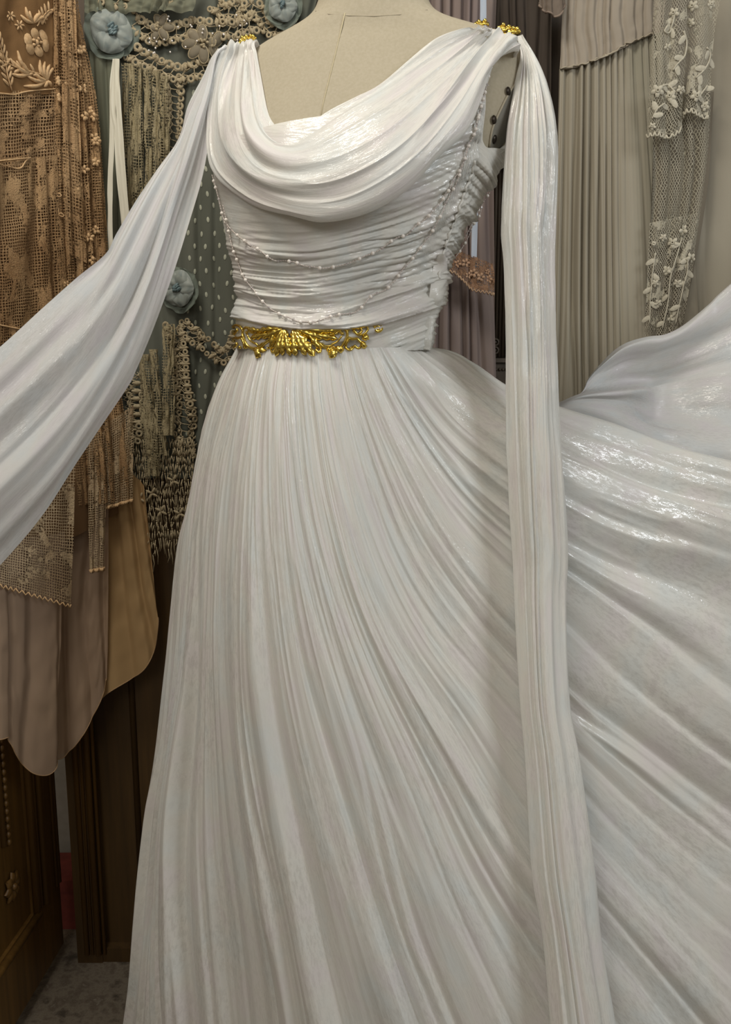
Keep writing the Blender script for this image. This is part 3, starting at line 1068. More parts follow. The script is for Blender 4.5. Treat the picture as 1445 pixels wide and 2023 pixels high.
def chain(paths, name, label, spacing=24.0):
    c = thing(name, label, 'bead chain')
    for path, mode in paths:
        pts = []
        if mode == 'free':
            pts = [Vector(P(*p)) for p in path]
            pw = [Vector(x) for x in spline(pts, 120)]
        else:
            pp = spline(path, 120)
            pw = []
            for x, y in pp:
                q, n = hit(BB, x, y, .004)
                q2, n2 = hit(TB, x, y, .008)
                if (q2 - CAMV).length < (q - CAMV).length:
                    q = q2
                pw.append(q)
            a = np.array(pw)
            for _ in range(2):
                a[1:-1] = (a[:-2] + 2 * a[1:-1] + a[2:]) / 4
            pw = [Vector(x) for x in a]
        m_ = MB()
        m_.tube(pw, .00055, 4)
        seg = np.concatenate([[0], np.cumsum([(pw[i + 1] - pw[i]).length for i in range(119)])])
        L = seg[-1]
        arr = np.array(pw)
        at = lambda d: Vector([np.interp(d, seg, arr[:, k]) for k in range(3)])
        d = 0.004
        # fine links
        while d < L:
            m_.ball(at(d), .0010, 5, 4)
            d += .0035
        stuff(m_.build('fine_links', WIRE, c))
        d = 0.004
        k = 0
        while d < L - .002:
            p = at(d)
            o = link('pearl' if k % 3 != 2 else 'crystal', PM if k % 3 != 2 else CM, None, c)
            o.location = p
            if k % 3 == 2:
                o.rotation_euler = (random.random() * 3, random.random() * 3, random.random() * 3)
            d += random.uniform(.010, .019)
            k += 1
    return c


_m = MB(); _m.ball((0, 0, 0), .0024, 10, 8)
_o = _m.build('pearl', PEARL); PM = _o.data; bpy.data.objects.remove(_o)
_m = MB(); _m.add([(0, 0, .0028), (0, 0, -.0028), (.0021, 0, 0), (-.0021, 0, 0), (0, .0021, 0), (0, -.0021, 0)], [(0, 2, 4), (0, 4, 3), (0, 3, 5), (0, 5, 2), (1, 4, 2), (1, 3, 4), (1, 5, 3), (1, 2, 5)])
_o = _m.build('crystal', CRYSTAL, None, False); CM = _o.data; bpy.data.objects.remove(_o)
chain([([(966, 135), (958, 165), (952, 200), (943, 235), (936, 270), (926, 292), (915, 325), (893, 362), (868, 400), (840, 432), (800, 464), (745, 496), (700, 512), (640, 525), (590, 522), (550, 512), (505, 490), (475, 466), (449, 435), (440, 400), (432, 370), (425, 345)], 'on'),
       ([(950, 205), (941, 245), (932, 282), (917, 322), (900, 362), (882, 400), (862, 440), (842, 470), (820, 500), (792, 535), (765, 566), (735, 590), (705, 610), (680, 622), (640, 632), (600, 637), (560, 626), (530, 606), (503, 572), (485, 545), (474, 515), (464, 488), (456, 450), (446, 405)], 'on')],
      'pearl_chain', 'double strand of pearls and crystals swagged across the gown bodice')
chain([([(1004, 282, .02), (992, 306, .02), (978, 335, .02), (973, 348, .03), (964, 375, .05), (952, 392, .05), (947, 412, .05), (934, 440, .05), (918, 470, .05), (905, 480, .05)], 'free'),
       ([(995, 305, .05), (972, 372, .06), (955, 400, .07), (948, 425, .07), (935, 445, .07), (925, 470, .07), (912, 492, .07), (900, 508, .06)], 'free')],
      'pearl_chain', 'pearl strands hanging loose behind the gown underarm')

# ------------------------------------------------------------------ the room
WOOD_D = wood('dark_walnut', sr(62, 45, 22), sr(84, 62, 31), .5)
WOOD_M = wood('brown_oak', sr(84, 60, 27), sr(116, 85, 41), .42)
WOOD_G = wood('grey_brown_wood', sr(70, 60, 50), sr(92, 80, 66), .5)


def structure(name, mb, mat, label=None):
    o = mb.build(name, mat, None, False)
    o['kind'] = 'structure'
    return o


_t = NT('floor_carpet')
_nz = _t.noise(_t.uv(1, 1, 'Object'), 26, 5, .65)
_t.l(_t.ramp(_nz, [(.32, sr(70, 62, 52)), (.48, sr(120, 110, 96)), (.6, sr(92, 82, 70)), (.72, sr(140, 130, 116))]), _t.b.inputs['Base Color'])
_t.b.inputs['Roughness'].default_value = .95
_t.bump(_t.noise(_t.uv(1, 1, 'Object'), 400, 2), .4, .002)
m_ = MB(); m_.box((-2.6, -3.2, -.05), (2.6, 1.0, 0)); structure('floor', m_, _t.m)
WALLM = plain('wall_paint', sr(120, 112, 100), sr(112, 104, 92), .9, 0, 8)
m_ = MB(); m_.box((-2.6, .80, 0), (2.6, .86, 2.7)); structure('wall_back', m_, WALLM)


def wpt(px, py, Y):
    return Vector(P(px, py, Y))


# --- wardrobe: right carcass post beside the open door, running behind the clothes
wr = thing('wardrobe', 'tall dark walnut wardrobe with open carved door behind the hanging clothes', 'wardrobe')
FY = 0.36
x0, x1 = wpt(156, 1900, FY).x, wpt(345, 1900, FY).x + .25


def wbox(name, a, b, ya, yb, z0, z1, mat=WOOD_D):
    m = MB(); m.box((a, ya, z0), (b, yb, z1))
    return m.build(name, mat, wr, False)


wbox('corner_post', x0, wpt(205, 1900, FY).x, FY - .005, FY + .40, .0, 2.15)
wbox('side_panel', wpt(205, 1900, FY).x, x1, FY + .018, FY + .38, .0, 2.15)
for px, wd, dp in ((163, .010, .010), (174, .006, .016), (186, .012, .012), (198, .006, .008)):
    x = wpt(px, 1700, FY).x
    m = MB(); m.tube([(x, FY - .005, 0.02), (x, FY - .005, 2.1)], wd * .6, 8); m.build('moulding', WOOD_M, wr)
x = wpt(272, 1700, FY).x
m = MB(); m.tube([(x, FY + .016, 0.02), (x, FY + .016, 2.1)], .006, 8); m.build('moulding', WOOD_D, wr)
wbox('plinth', x0 + .004, x1, FY - .002, FY + .39, 0, .03)

# --- open wardrobe door leaf, angled towards the room on the left
hp = wpt(128, 1893, .375)
fp = wpt(48, 2023, .19)
hp.z = fp.z = 0
DX = (fp - hp).normalized()
DN = Vector((-DX.y, DX.x, 0))
if DN.y > 0:
    DN = -DN
DZ = Vector((0, 0, 1))
DF = (DX, DZ, DN)
DW = .62


m = MB(); m.box((.105, .17, -.022), (DW - .10, 2.0, -.012), DF, hp)
dr = m.build('door', WOOD_M, wr, False)
dr['label'] = 'carved brown wooden door swung open at far left'


def dbox(name, a, b, z0, z1, t0, t1, mat=WOOD_M):
    m = MB(); m.box((a, z0, t0), (b, z1, t1), DF, hp)
    return m.build(name, mat, dr, False)


dbox('stile', 0, .105, .03, 2.12, -.028, 0)
dbox('stile', DW - .10, DW, .03, 2.12, -.028, 0)
dbox('bottom_rail', .105, DW - .10, .03, .17, -.028, 0)
dbox('top_rail', .105, DW - .10, 2.0, 2.12, -.028, 0)
for d, r, hh in ((.004, .006, .0), (.018, .0035, .002), (.062, .004, .002), (.072, .007, .003), (.084, .0035, .0), (.104, .007, .0)):
    m = MB(); m.tube([hp + DX * d + DZ * .17 + DN * hh, hp + DX * d + DZ * 2.0 + DN * hh], r, 8); m.build('moulding', WOOD_M, dr)
m = MB(); m.tube([hp + DX * .1 + DZ * .166 + DN * .002, hp + DX * (DW - .1) + DZ * .166 + DN * .002], .008, 8); m.build('moulding', WOOD_M, dr)
m = MB()
for i in range(110):
    m.ball(hp + DX * .178 + DZ * (.36 + i * .0148) + DN * -.006, .0052, 6, 5, (1, 1, 1.3))
stuff(m.build('beading', WOOD_M, dr))
m = MB(); m.tube([hp + DX * .190 + DZ * .36 + DN * -.010, hp + DX * .190 + DZ * 2.0 + DN * -.010], .006, 8); m.build('moulding', WOOD_M, dr)
ro = hp + DX * .172 + DZ * .27 + DN * -.010
for k in range(8):
    a = k * math.pi / 4
    m = MB()
    e = DX * math.cos(a) + DZ * math.sin(a)
    leafmesh(m, ro + e * .004, ro + e * .028, .009, DN, 1, .004, .003)
    m.build('rosette_petal', WOOD_M, dr)
m = MB(); m.ball(ro + DN * .004, .007, 10, 8); m.build('rosette_boss', WOOD_M, dr)

# things seen through the gap between door and post
m = MB(); m.box((0, 0, 0), (.16, .02, .44))
b_ = m.build('grey_board', plain('grey_card', sr(150, 146, 138), sr(140, 136, 128), .9), None, False)
b_.location = (x0 - .175, .62, .0)
tag(b_, 'pale grey board leaning behind the gap beside the wardrobe door', 'board')
m = MB(); m.box((0, 0, 0), (.14, .10, .10)); m.box((-.004, -.004, .09), (.144, .104, .115))
b_ = m.build('lidded_box', plain('dusty_red', sr(120, 52, 44), sr(104, 44, 38), .8), None, False)
b_.location = (x0 - .16, .46, .0)
tag(b_, 'dusty red lidded box on the floor behind the wardrobe door gap', 'box')


# ------------------------------------------------------------------ hanging clothes: shared builders
def sheet(name, guides, nu, nv, mat, parent, folds=(), rip=.0, seed=1, uv0=(0, 0), amp=None):
    """cloth through guide curves; folds = list of (count, depth, sharpness)"""
    p = loftg(guides, nu, nv)
    u = np.linspace(0, 1, nu)[:, None] + np.zeros((1, nv))
    v = np.linspace(0, 1, nv)[None, :] + np.zeros((nu, 1))
    h = rip * (vnoise(u * 14, v * 12, seed + 5) - .5)
    for i, (n, a, sh) in enumerate(folds):
        wv = .7 * (vnoise(u * n * .4, v * 2, seed + i) - .5)
        h = h + a * (pleat(wphase(u, n, seed + i + 9, 1.0) + wv, seed + 20 + i, sh, .6) - .4)
    if amp is not None:
        h = h * amp(u, v)
    p = p + normals(p) * h[..., None]
    o = grid_mesh(name, p, mat, parent, uv0=uv0)
    return o, bvh_of(p)


def edges(L, R, n=4, y0=None, bow=0.0):
    """guides between a left and a right (px,py,Y) edge"""
    a, b = spline(L, 30), spline(R, 30)
    out = []
    for k in range(n + 1):
        t = k / n
        out.append(np.array([P(*(p * (1 - t) + q * t + np.array([0, 0, -bow * math.sin(math.pi * t)]))) for p, q in zip(a, b)]))
    return out


def ruled(top, bot, n=9):
    a, b = spline(top, n), spline(bot, n)
    return [np.array([P(*(p * (1 - t) + q * t)) for t in np.linspace(0, 1, 8)]) for p, q in zip(a, b)]


def frame(n, ang=0.0):
    """tangent frame whose x runs to picture right, turned by ang"""
    X = Vector((1, 0, 0)); X = (X - n * X.dot(n)).normalized()
    Y = n.cross(X)
    if Y.z < 0:
        Y = -Y
    return (X * math.cos(ang) - Y * math.sin(ang), X * math.sin(ang) + Y * math.cos(ang), n)


def scl(py, Y):
    return (Y + CAMD) / F


def on(bv, px, py, off=.002):
    return hit(bv, px, py, off)


def motif_petal(mb, bv, px, py, rx, ry, deg, h=.002, off=.001, n=10):
    q, nn = on(bv, px, py, off)
    k = (q - CAMV).length / F
    mb.dome(q, frame(nn, math.radians(deg)), rx * k, ry * k, h, n, 2)


def motif_line(mb, bv, pts, r, off=.0015, n=16):
    mb.tube([on(bv, x, y, off)[0] for x, y in spline(pts, n)], r, 5)


def motif_ring(mb, bv, px, py, rx, ry, r, deg=0, off=.0015):
    q, nn = on(bv, px, py, off)
    k = (q - CAMV).length / F
    mb.ring(q, frame(nn, math.radians(deg)), rx * k, ry * k, r, 10, 5)


def crochet(name, bv, path, width, mat, parent, off=.004, step=15):
    """crochet edging: two cords, joining bars, and eyelet scallops with points on both sides"""
    mb = MB()
    pts = np.array(path, float)
    L = np.linalg.norm(np.diff(pts, axis=0), axis=1).sum()
    n = max(4, int(L / step))
    pp = spline(pts, n * 2 + 1)
    tg = np.gradient(pp, axis=0)
    tg /= np.linalg.norm(tg, axis=1, keepdims=True)
    nm = np.stack([-tg[:, 1], tg[:, 0]], 1)
    for sd in (-.16, .16):
        mb.tube([on(bv, *(p + m * width * (sd + .05 * (-1) ** i)), off)[0] for i, (p, m) in enumerate(zip(pp, nm))], .0011, 5)
    for i, (p, m, t) in enumerate(zip(pp, nm, tg)):
        ang = math.degrees(math.atan2(-t[1], t[0]))
        if i % 2 == 0:
            for sd in (-1, 1):
                c = p + m * width * .36 * sd
                q, nn = on(bv, *c, off)
                k = (q - CAMV).length / F
                fr = frame(nn, math.radians(-ang))
                r = step * .42 * k * random.uniform(.85, 1.1)
                mb.washer(q, fr, r * 1.15, r * .40, .0010, 12)
        else:
            for sd in (-1, 1):
                a = p + m * width * .16 * sd
                b = p + m * width * .52 * sd
                q0, nn = on(bv, *a, off)
                q1, _ = on(bv, *b, off)
                leafmesh(mb, q0, q1, .0042, nn, 1, .0005, .0008)
            mb.tube([on(bv, *(p + m * width * .17), off)[0], on(bv, *(p - m * width * .17 + t * step * .3), off)[0]], .0010, 4)
            for sd in (-1, 1):
                mb.tube([on(bv, *(p + m * width * .16 * sd - t * step * .5), off)[0], on(bv, *(p + m * width * .40 * sd), off)[0], on(bv, *(p + m * width * .16 * sd + t * step * .5), off)[0]], .0010, 4)
    return mb.build(name, mat, parent)


def silk_flower(name, label, bv, px, py, r_px, mats, petals=5, off=.012, group=None):
    fl = thing(name, label, 'fabric flower', group=group)
    q, nn = hit(bv, px, py, off)
    k = (q - CAMV).length / F
    R = r_px * k
    for ringi, (cnt, rad, lift_, mat, nm) in enumerate(((petals + 1, 1.0, 0, mats[1], 'backing_petal'), (petals, .78, .006, mats[0], 'petal'))):
        for j in range(cnt):
            a = 2 * math.pi * (j + .3 * ringi) / cnt + random.uniform(-.12, .12)
            X, Y, N = frame(nn, a)
            NUp, NVp = 15, 10
            rr_ = R * rad * random.uniform(.9, 1.05)
            g = np.zeros((NUp, NVp, 3))
            ph = random.random() * 6
            for i in range(NUp):
                for l_ in range(NVp):
                    t, s2 = i / (NUp - 1) * 2 - 1, l_ / (NVp - 1)
                    wd = rr_ * .74 * math.sin(math.pi * (.10 + .78 * s2) ** .85) ** .7
                    rad_ = rr_ * (.08 + .92 * s2) * (1 - .10 * t * t)
                    cup = rr_ * (.42 * math.sin(math.pi * min(1, .12 + .8 * s2)) ** .8 * (1 - .75 * t * t) - .1) if ringi else rr_ * .06 * math.sin(t * 5 + ph)
                    wr_ = rr_ * .05 * math.sin(11 * t + ph) * (1 - .75 * s2) + rr_ * .02 * math.sin(6 * s2 + 4 * t + ph)
                    pt = q + Y * rad_ + X * (wd * t) + N * (lift_ + cup * .7 + wr_ + .0006 * j)
                    g[i, l_] = pt
            grid_mesh(nm, g, mat, fl)
    for j in range(9):
        m = MB()
        a = random.random() * 6.28
        c = q + (frame(nn)[0] * math.cos(a) + frame(nn)[1] * math.sin(a)) * R * .16 * random.random() + nn * .010
        d = (nn + frame(nn)[0] * random.uniform(-.8, .8) + frame(nn)[1] * random.uniform(-.8, .8)).normalized()
        t = d.orthogonal().normalized()
        m.dome(c + nn * R * .1, (t, d.cross(t), d), R * .13, R * .06, R * .12, 9, 3)
        m.build('crumpled_centre', mats[2], fl)
    return fl


# ------------------------------------------------------------------ tan lace gown, far left
TANLINE = cloth('tan_lining', [sr(104, 80, 56), sr(124, 94, 64), sr(98, 76, 54)], (5, 2), 500, .9)
NETB = cloth('brown_net', [sr(126, 95, 62), sr(138, 106, 70)], (8, 5), 1400, .9, bump=.5)
LACE_F = lace('tan_filet_lace', [sr(196, 164, 124), sr(150, 118, 84)], 'sq', 200, .2, (26, 22), .53)
LACE_R = lace('tan_rose_lace', [sr(190, 158, 118), sr(140, 108, 74)], 'sq', 230, .2, (40, 18), .52, .01)
EMB = plain('tan_embroidery', sr(206, 174, 132), sr(192, 156, 112), .7, 0, 300, .4)
tan = thing('lace_gown', 'tan and amber lace gown with floral embroidery hanging at far left', 'dress')
TLY = lambda px: float(np.interp(px, [-80, 0, 110, 215, 280], [.06, .11, .22, .275, .285]))
Ltan = [(-80, -60, .06), (-80, 300, .06), (-80, 700, .06), (-80, 1180, .07)]
Rtan = [(150, -60, .25), (160, 40, .25), (185, 150, .262), (200, 260, .268), (212, 420, .27), (222, 600, .272), (240, 760, .278), (258, 900, .28), (262, 1000, .285)]
base = edges([(a, b, c + .030) for a, b, c in Ltan], [(a - 4, b, c + .026) for a, b, c in Rtan], 6)
_, bvT0 = sheet('lining', base, 160, 200, TANLINE, tan, [(7, .006, .6)], .003, 101)
# embroidered net front
nb = edges([(-80, -60, .05), (-80, 60, .05), (-80, 190, .05)], [(124, -60, .226), (122, 60, .226), (122, 186, .226)], 5)
_, bvN = sheet('net_bodice', nb, 70, 60, NETB, tan, [(3, .006, .6)], .002, 103)
fb = edges([(-80, 180, .05), (-80, 270, .05), (-80, 345, .05)], [(124, 178, .226), (122, 250, .226), (124, 315, .226)], 5)
_, bvF = sheet('filet_lace_band', fb, 70, 60, LACE_F, tan, [(4, .006, .6)], .002, 105)
lb = edges([(-80, 325, .055), (-80, 600, .055), (-80, 900, .06)], [(126, 305, .228), (142, 560, .234), (166, 850, .244), ], 5)
_, bvL = sheet('lace_skirt', lb, 110, 140, LACE_R, tan, [(5, .010, .6)], .004, 107, (.3, .2))
cb = edges([(104, -60, .21), (106, 100, .21), (110, 400, .213), (128, 700, .222), (150, 1000, .24)], Rtan[:-1] + [(262, 985, .285)], 5)
_, bvC = sheet('lace_cascade', cb, 130, 220, LACE_R, tan, [(4, .014, .62), (9, .005, .6)], .004, 109, (.9, .5))
cb2 = edges([(118, -60, .205), (122, 200, .205), (130, 500, .213)], [(146, -60, .222), (156, 200, .228), (172, 520, .24)], 3)
_, bvC2 = sheet('filet_lace_insert', cb2, 40, 120, LACE_F, tan, [(2, .006, .6)], .002, 111, (.1, .7))
# embroidery worked on the net: flower sprays and stems
def em_flower(cx, cy, r):
    m = MB()
    for k in range(6):
        a = math.pi / 3 * k + .3
        motif_petal(m, bvN, cx + r * .72 * math.cos(a), cy + r * .72 * math.sin(a), r * .42, r * .34, math.degrees(a) + 90, .0020)
    for k in range(5):
        a = 1.257 * k
        motif_petal(m, bvN, cx + r * .3 * math.cos(a), cy + r * .3 * math.sin(a), r * .15, r * .11, 0, .0028)
    motif_petal(m, bvN, cx, cy, r * .16, r * .2, 0, .003)
    m.build('embroidered_flower', EMB, tan)


em_flower(72, 84, 25)
def em_spray(pts):
    m = MB()
    motif_line(m, bvN, pts, .0011)
    pp = spline(pts, 9)
    for i in range(1, 9):
        t = pp[i] - pp[i - 1]
        a = math.degrees(math.atan2(t[1], t[0]))
        for sd in (-1, 1):
            ang = a + sd * 42
            motif_petal(m, bvN, pp[i][0] + 9 * math.cos(math.radians(ang)), pp[i][1] + 9 * math.sin(math.radians(ang)), 8, 2.6, ang, .0018)
    m.build('embroidered_spray', EMB, tan)


def em_blades(bx_, by_, tips):
    m = MB()
    for tx_, ty_ in tips:
        mid = ((bx_ + tx_) / 2 + (ty_ - by_) * .12, (by_ + ty_) / 2 - (tx_ - bx_) * .12)
        pp = spline([(bx_, by_), mid, (tx_, ty_)], 12)
        m.tube([on(bvN, x, y, .0008)[0] for x, y in pp], [.0009 + .0024 * math.sin(math.pi * i / 11) ** .8 for i in range(12)], 6)
    m.build('embroidered_blades', EMB, tan)


em_blades(92, 160, [(78, 118), (88, 122), (98, 128), (106, 134), (66, 142), (52, 150), (100, 172), (86, 172), (46, 170)])
em_blades(66, 46, [(40, 30), (50, 14), (58, 22), (80, 26), (88, 34)])
em_blades(60, 145, [(40, 118), (30, 130), (24, 120), (34, 100), (20, 146)])
em_spray([(100, 165), (80, 148), (55, 140), (28, 132), (5, 120)])
em_spray([(72, 52), (84, 32), (98, 20), (112, 32)])
em_spray([(22, 180), (14, 150), (8, 120), (-5, 80)])
for cx, cy in ((20, 32), (38, 50), (84, 38)):
    m = MB()
    for k in range(6):
        a = k * 1.047
        motif_petal(m, bvN, cx + 6 * math.cos(a), cy + 6 * math.sin(a), 4, 1.8, math.degrees(a), .0014)
    m.build('embroidered_star', EMB, tan)
for bv, nm, pts in ((bvN, 'corded_edge', [(-10, 205), (20, 190), (60, 180), (108, 176)]), (bvL, 'corded_edge', [(-10, 322), (20, 330), (40, 332), (58, 312), (110, 306)]), (bvL, 'corded_edge', [(-10, 640), (40, 650), (90, 655), (140, 640)])):
    m = MB()
    motif_line(m, bv, pts, .0013, .001, 60); m.build(nm, EMB, tan)
# little roses and tassels on the cascade
for i in range(26):
    x, y = random.uniform(120, 195), random.uniform(20, 620)
    m = MB()
    q, n = hit(bvC, x, y, .003)
    for k in range(5):
        a = k * 1.257 + i
        motif_petal(m, bvC, x + 4.5 * math.cos(a), y + 5 * math.sin(a), 4.2, 3, math.degrees(a), .002, .003, 8)
    m.build('lace_rosette', EMB, tan)
m = MB()
for x, y, r in ((104, 385, 7), (118, 386, 7), (110, 398, 6), (112, 376, 5)):
    motif_ring(m, bvC, x, y, r * .6, r * .4, .0010, 20, .003)
motif_line(m, bvC, [(115, 400), (118, 425), (114, 450)], .0008, .003)
m.build('ribbon_bow', EMB, tan)

# lower tiers: filet hems over sheer organza petals
LACE_H = lace('pale_filet_lace', [sr(200, 180, 148), sr(160, 136, 106)], 'sq', 240, .18, (24, 22), .55)
ORG_M = cloth('mauve_organza', [sr(176, 152, 132), sr(188, 162, 136)], (5, 3), 1500, .7, .88, .25)
ORG_T = cloth('tan_organza', [sr(192, 158, 114), sr(204, 170, 122)], (5, 3), 1500, .7, .9, .25)
HEM = plain('organza_hem', sr(170, 140, 104), sr(160, 128, 92), .7, 0, 100)


def petal_sheet(top, bot, mat, folds, seed, hem=True):
    o, bv = sheet('organza_petal', ruled(top, bot, 11), 110, 120, mat, tan, folds, .003, seed)
    if hem:
        m = MB()
        pv = np.array([v.co for v in o.data.vertices]).reshape(110, 120, 3)[:, -1]
        m.tube([Vector(x) for x in pv[::2]], .0009, 5)
        h_ = m.build('rolled_hem', HEM, o)
    return bv


petal_sheet([(120, 960, .285), (180, 940, .29), (250, 930, .295), (285, 960, .298)], [(110, 1490, .29), (150, 1465, .295), (178, 1425, .30), (205, 1374, .302), (240, 1352, .305), (274, 1333, .307), (298, 1302, .308), (310, 1262, .308), (311, 1215, .308)], ORG_T, [(5, .010, .6)], 121)
petal_sheet([(60, 1000, .225), (110, 1000, .25), (160, 990, .262), (215, 980, .275)], [(100, 1410, .24), (110, 1500, .25), (150, 1470, .265), (180, 1424, .27), (200, 1380, .28), (212, 1340, .285)], ORG_M, [(4, .010, .6)], 123)
petal_sheet([(-70, 1050, .07), (0, 1060, .12), (70, 1060, .18), (130, 1050, .22)], [(-80, 1440, .06), (-20, 1470, .10), (12, 1450, .13), (30, 1490, .15), (60, 1524, .17), (90, 1530, .19), (110, 1516, .205), (113, 1480, .21)], ORG_M, [(4, .010, .6)], 125)
for L, R, sd in (([(-80, 900, .05), (-80, 1130, .055)], [(150, 860, .215), (142, 1195, .21)], 131), ([(172, 860, .24), (177, 1125, .243)], [(212, 850, .26), (207, 1120, .258)], 133), ([(205, 840, .262), (208, 1000, .262)], [(264, 800, .278), (262, 985, .278)], 135)):
    o, bv = sheet('filet_lace_tier', edges(L, R, 4), 60, 80, LACE_H, tan, [(3, .006, .6)], .002, sd, (sd * .01, .3))
    m = MB()
    pv = np.array([v.co for v in o.data.vertices]).reshape(60, 80, 3)[:, -1]
    for i in range(0, 59, 3):
        a, b = Vector(pv[i]), Vector(pv[min(i + 3, 59)])
        md = (a + b) / 2 - Vector((0, .001, .006))
        m.tube([a, md, b], .0013, 5)
    m.build('scalloped_edge', EMB, o)

# ------------------------------------------------------------------ dusty green tulle gown with crochet
GREEN = cloth('dusty_green_tulle', [sr(82, 85, 76), sr(100, 102, 92), sr(88, 91, 82)], (7, 2), 1300, .9)
GREEN_S = cloth('sheer_green_tulle', [sr(112, 114, 96), sr(126, 126, 108)], (7, 2), 1300, .9, .8)
LACE_G = lace('antique_lace', [sr(166, 154, 124), sr(148, 136, 106)], 'sq', 210, .17, (50, 16), .49)
CRO = plain('antique_crochet', sr(176, 162, 134), sr(150, 136, 108), .85, 0, 300, .4, .2)
DOT = plain('ivory_flock', sr(176, 178, 160), sr(166, 168, 150), .9)
grn = thing('tulle_gown', 'dusty green dotted tulle gown with crochet lace beside the tan gown', 'dress')
gb = edges([(165, -60, .315), (170, 300, .315), (200, 700, .315), (222, 860, .318), (232, 945, .32)], [(640, -60, .335), (560, 300, .335), (540, 700, .335), (500, 860, .335), (480, 945, .335)], 6)
_, bvG = sheet('tulle_skirt', gb, 170, 200, GREEN, grn, [(9, .010, .6)], .004, 141)
sg = edges([(176, 100, .300), (190, 300, .300), (205, 480, .300), (222, 640, .303)], [(232, 100, .305), (238, 300, .305), (240, 480, .305), (250, 640, .306)], 3)
_, bvS = sheet('tulle_flounce', sg, 50, 90, GREEN_S, grn, [(3, .007, .6)], .001, 143)
# flocked dots
m = MB()
for i in range(34):
    for j in range(6):
        x, y = 372 + j * 25 + (i % 2) * 12 + random.uniform(-3, 3), 160 + i * 25 + random.uniform(-4, 4)
        if 355 < x < 490 and y < 925:
            motif_petal(m, bvG, x, y, 2.7, 5.2, random.uniform(-15, 15), .0006, .0006, 8)
stuff(m.build('flocked_dots', DOT, grn))
# lace strips
for i, (x0_, x1_, y0_, y1_, dx) in enumerate(((240, 262, 125, 520, 6), (258, 282, 128, 520, 6), (284, 300, 135, 480, 4), (302, 318, 140, 440, 2), (318, 334, 150, 420, 0), (272, 300, 700, 940, 14), (296, 312, 690, 900, 20), (320, 345, 640, 860, 0), (280, 308, 800, 925, 12))):
    ss = edges([(x0_, y0_, .300), ((x0_ + dx * .5), (y0_ + y1_) / 2, .298), (x0_ + dx, y1_, .300)], [(x1_, y0_, .302), (x1_ + dx * .5, (y0_ + y1_) / 2, .300), (x1_ + dx, y1_, .302)], 3, bow=.006)
    sheet('lace_strip', ss, 24, 100, LACE_G, grn, [(2, .005, .6)], .006, 151 + i, (i * .13, i * .31))
# crochet bands
crochet('crochet_band', bvG, [(262, 48), (285, 62), (310, 76), (345, 70), (380, 60), (430, 62), (470, 60), (500, 50)], 40, CRO, grn, .010, 14)
crochet('crochet_band', bvG, [(266, 108), (285, 122), (310, 132), (340, 146), (370, 150), (400, 140), (420, 130)], 36, CRO, grn, .012, 14)
crochet('crochet_band', bvG, [(340, 156), (346, 200), (345, 250), (340, 300), (336, 350), (334, 400)], 34, CRO, grn, .010, 14)
crochet('crochet_band', bvG, [(345, 640), (356, 690), (358, 740), (362, 790), (366, 840), (372, 900)], 36, CRO, grn, .010, 14)
crochet('crochet_band', bvG, [(262, 735), (262, 780), (264, 820), (264, 870)], 28, CRO, grn, .014, 14)
crochet('crochet_band', bvG, [(210, 4), (235, 14), (262, 12)], 34, CRO, grn, .022, 13)
crochet('crochet_band', bvG, [(305, -4), (325, 8), (345, 6)], 34, CRO, grn, .022, 13)
crochet('crochet_band', bvG, [(365, 640), (385, 668), (410, 680)], 30, CRO, grn, .012, 12)
crochet('crochet_band', bvG, [(420, 690), (440, 705), (462, 690), (470, 660)], 34, CRO, grn, .010, 13)
crochet('crochet_band', bvG, [(475, 40), (500, 18), (520, 40), (540, 62), (590, 52)], 34, CRO, grn, .008, 13)
crochet('crochet_band', bvG, [(425, 12), (450, 28), (478, 10)], 36, CRO, grn, .008, 12)
# organza blossom outlined in cord
ORGF = cloth('taupe_organza', [sr(132, 122, 104), sr(146, 136, 116)], (8, 8), 900, .7, .75)
for bxp, byp, R_, npet in ((405, 94, 34, 8), (322, 62, 26, 6)):
    for k in range(npet):
        a = 2 * math.pi * k / npet
        m = MB()
        q, n = hit(bvG, bxp + R_ * .6 * math.cos(a), byp + R_ * .6 * math.sin(a), .016)
        kk = (q - CAMV).length / F
        fr_ = frame(n, a)
        m.dome(q, fr_, R_ * .42 * kk, R_ * .26 * kk, .004, 14, 3)
        o = m.build('blossom_petal', ORGF, grn)
        m = MB(); m.ring(q, fr_, R_ * .42 * kk, R_ * .26 * kk, .0011, 18, 5)
        m.build('cord_outline', CRO, o)
    m = MB()
    for k in range(9):
        motif_petal(m, bvG, bxp + random.uniform(-7, 7), byp + random.uniform(-7, 7), 3, 3, 0, .003, .019, 8)
    m.build('blossom_centre', CRO, grn)
for i in range(34):
    x, y = random.uniform(290, 500), random.uniform(40, 120)
    m = MB(); m.ball(hit(bvG, x, y, .022)[0], .0016, 7, 5); m.build('seed_pearl', PEARL, grn)
# gathered net ruffle along the top
o, _ = sheet('net_ruffle', edges([(165, -40, .30), (168, 26, .292)], [(400, -40, .30), (380, 22, .296)], 4), 90, 24, GREEN_S, grn, [(10, .010, .6)], .006, 171)
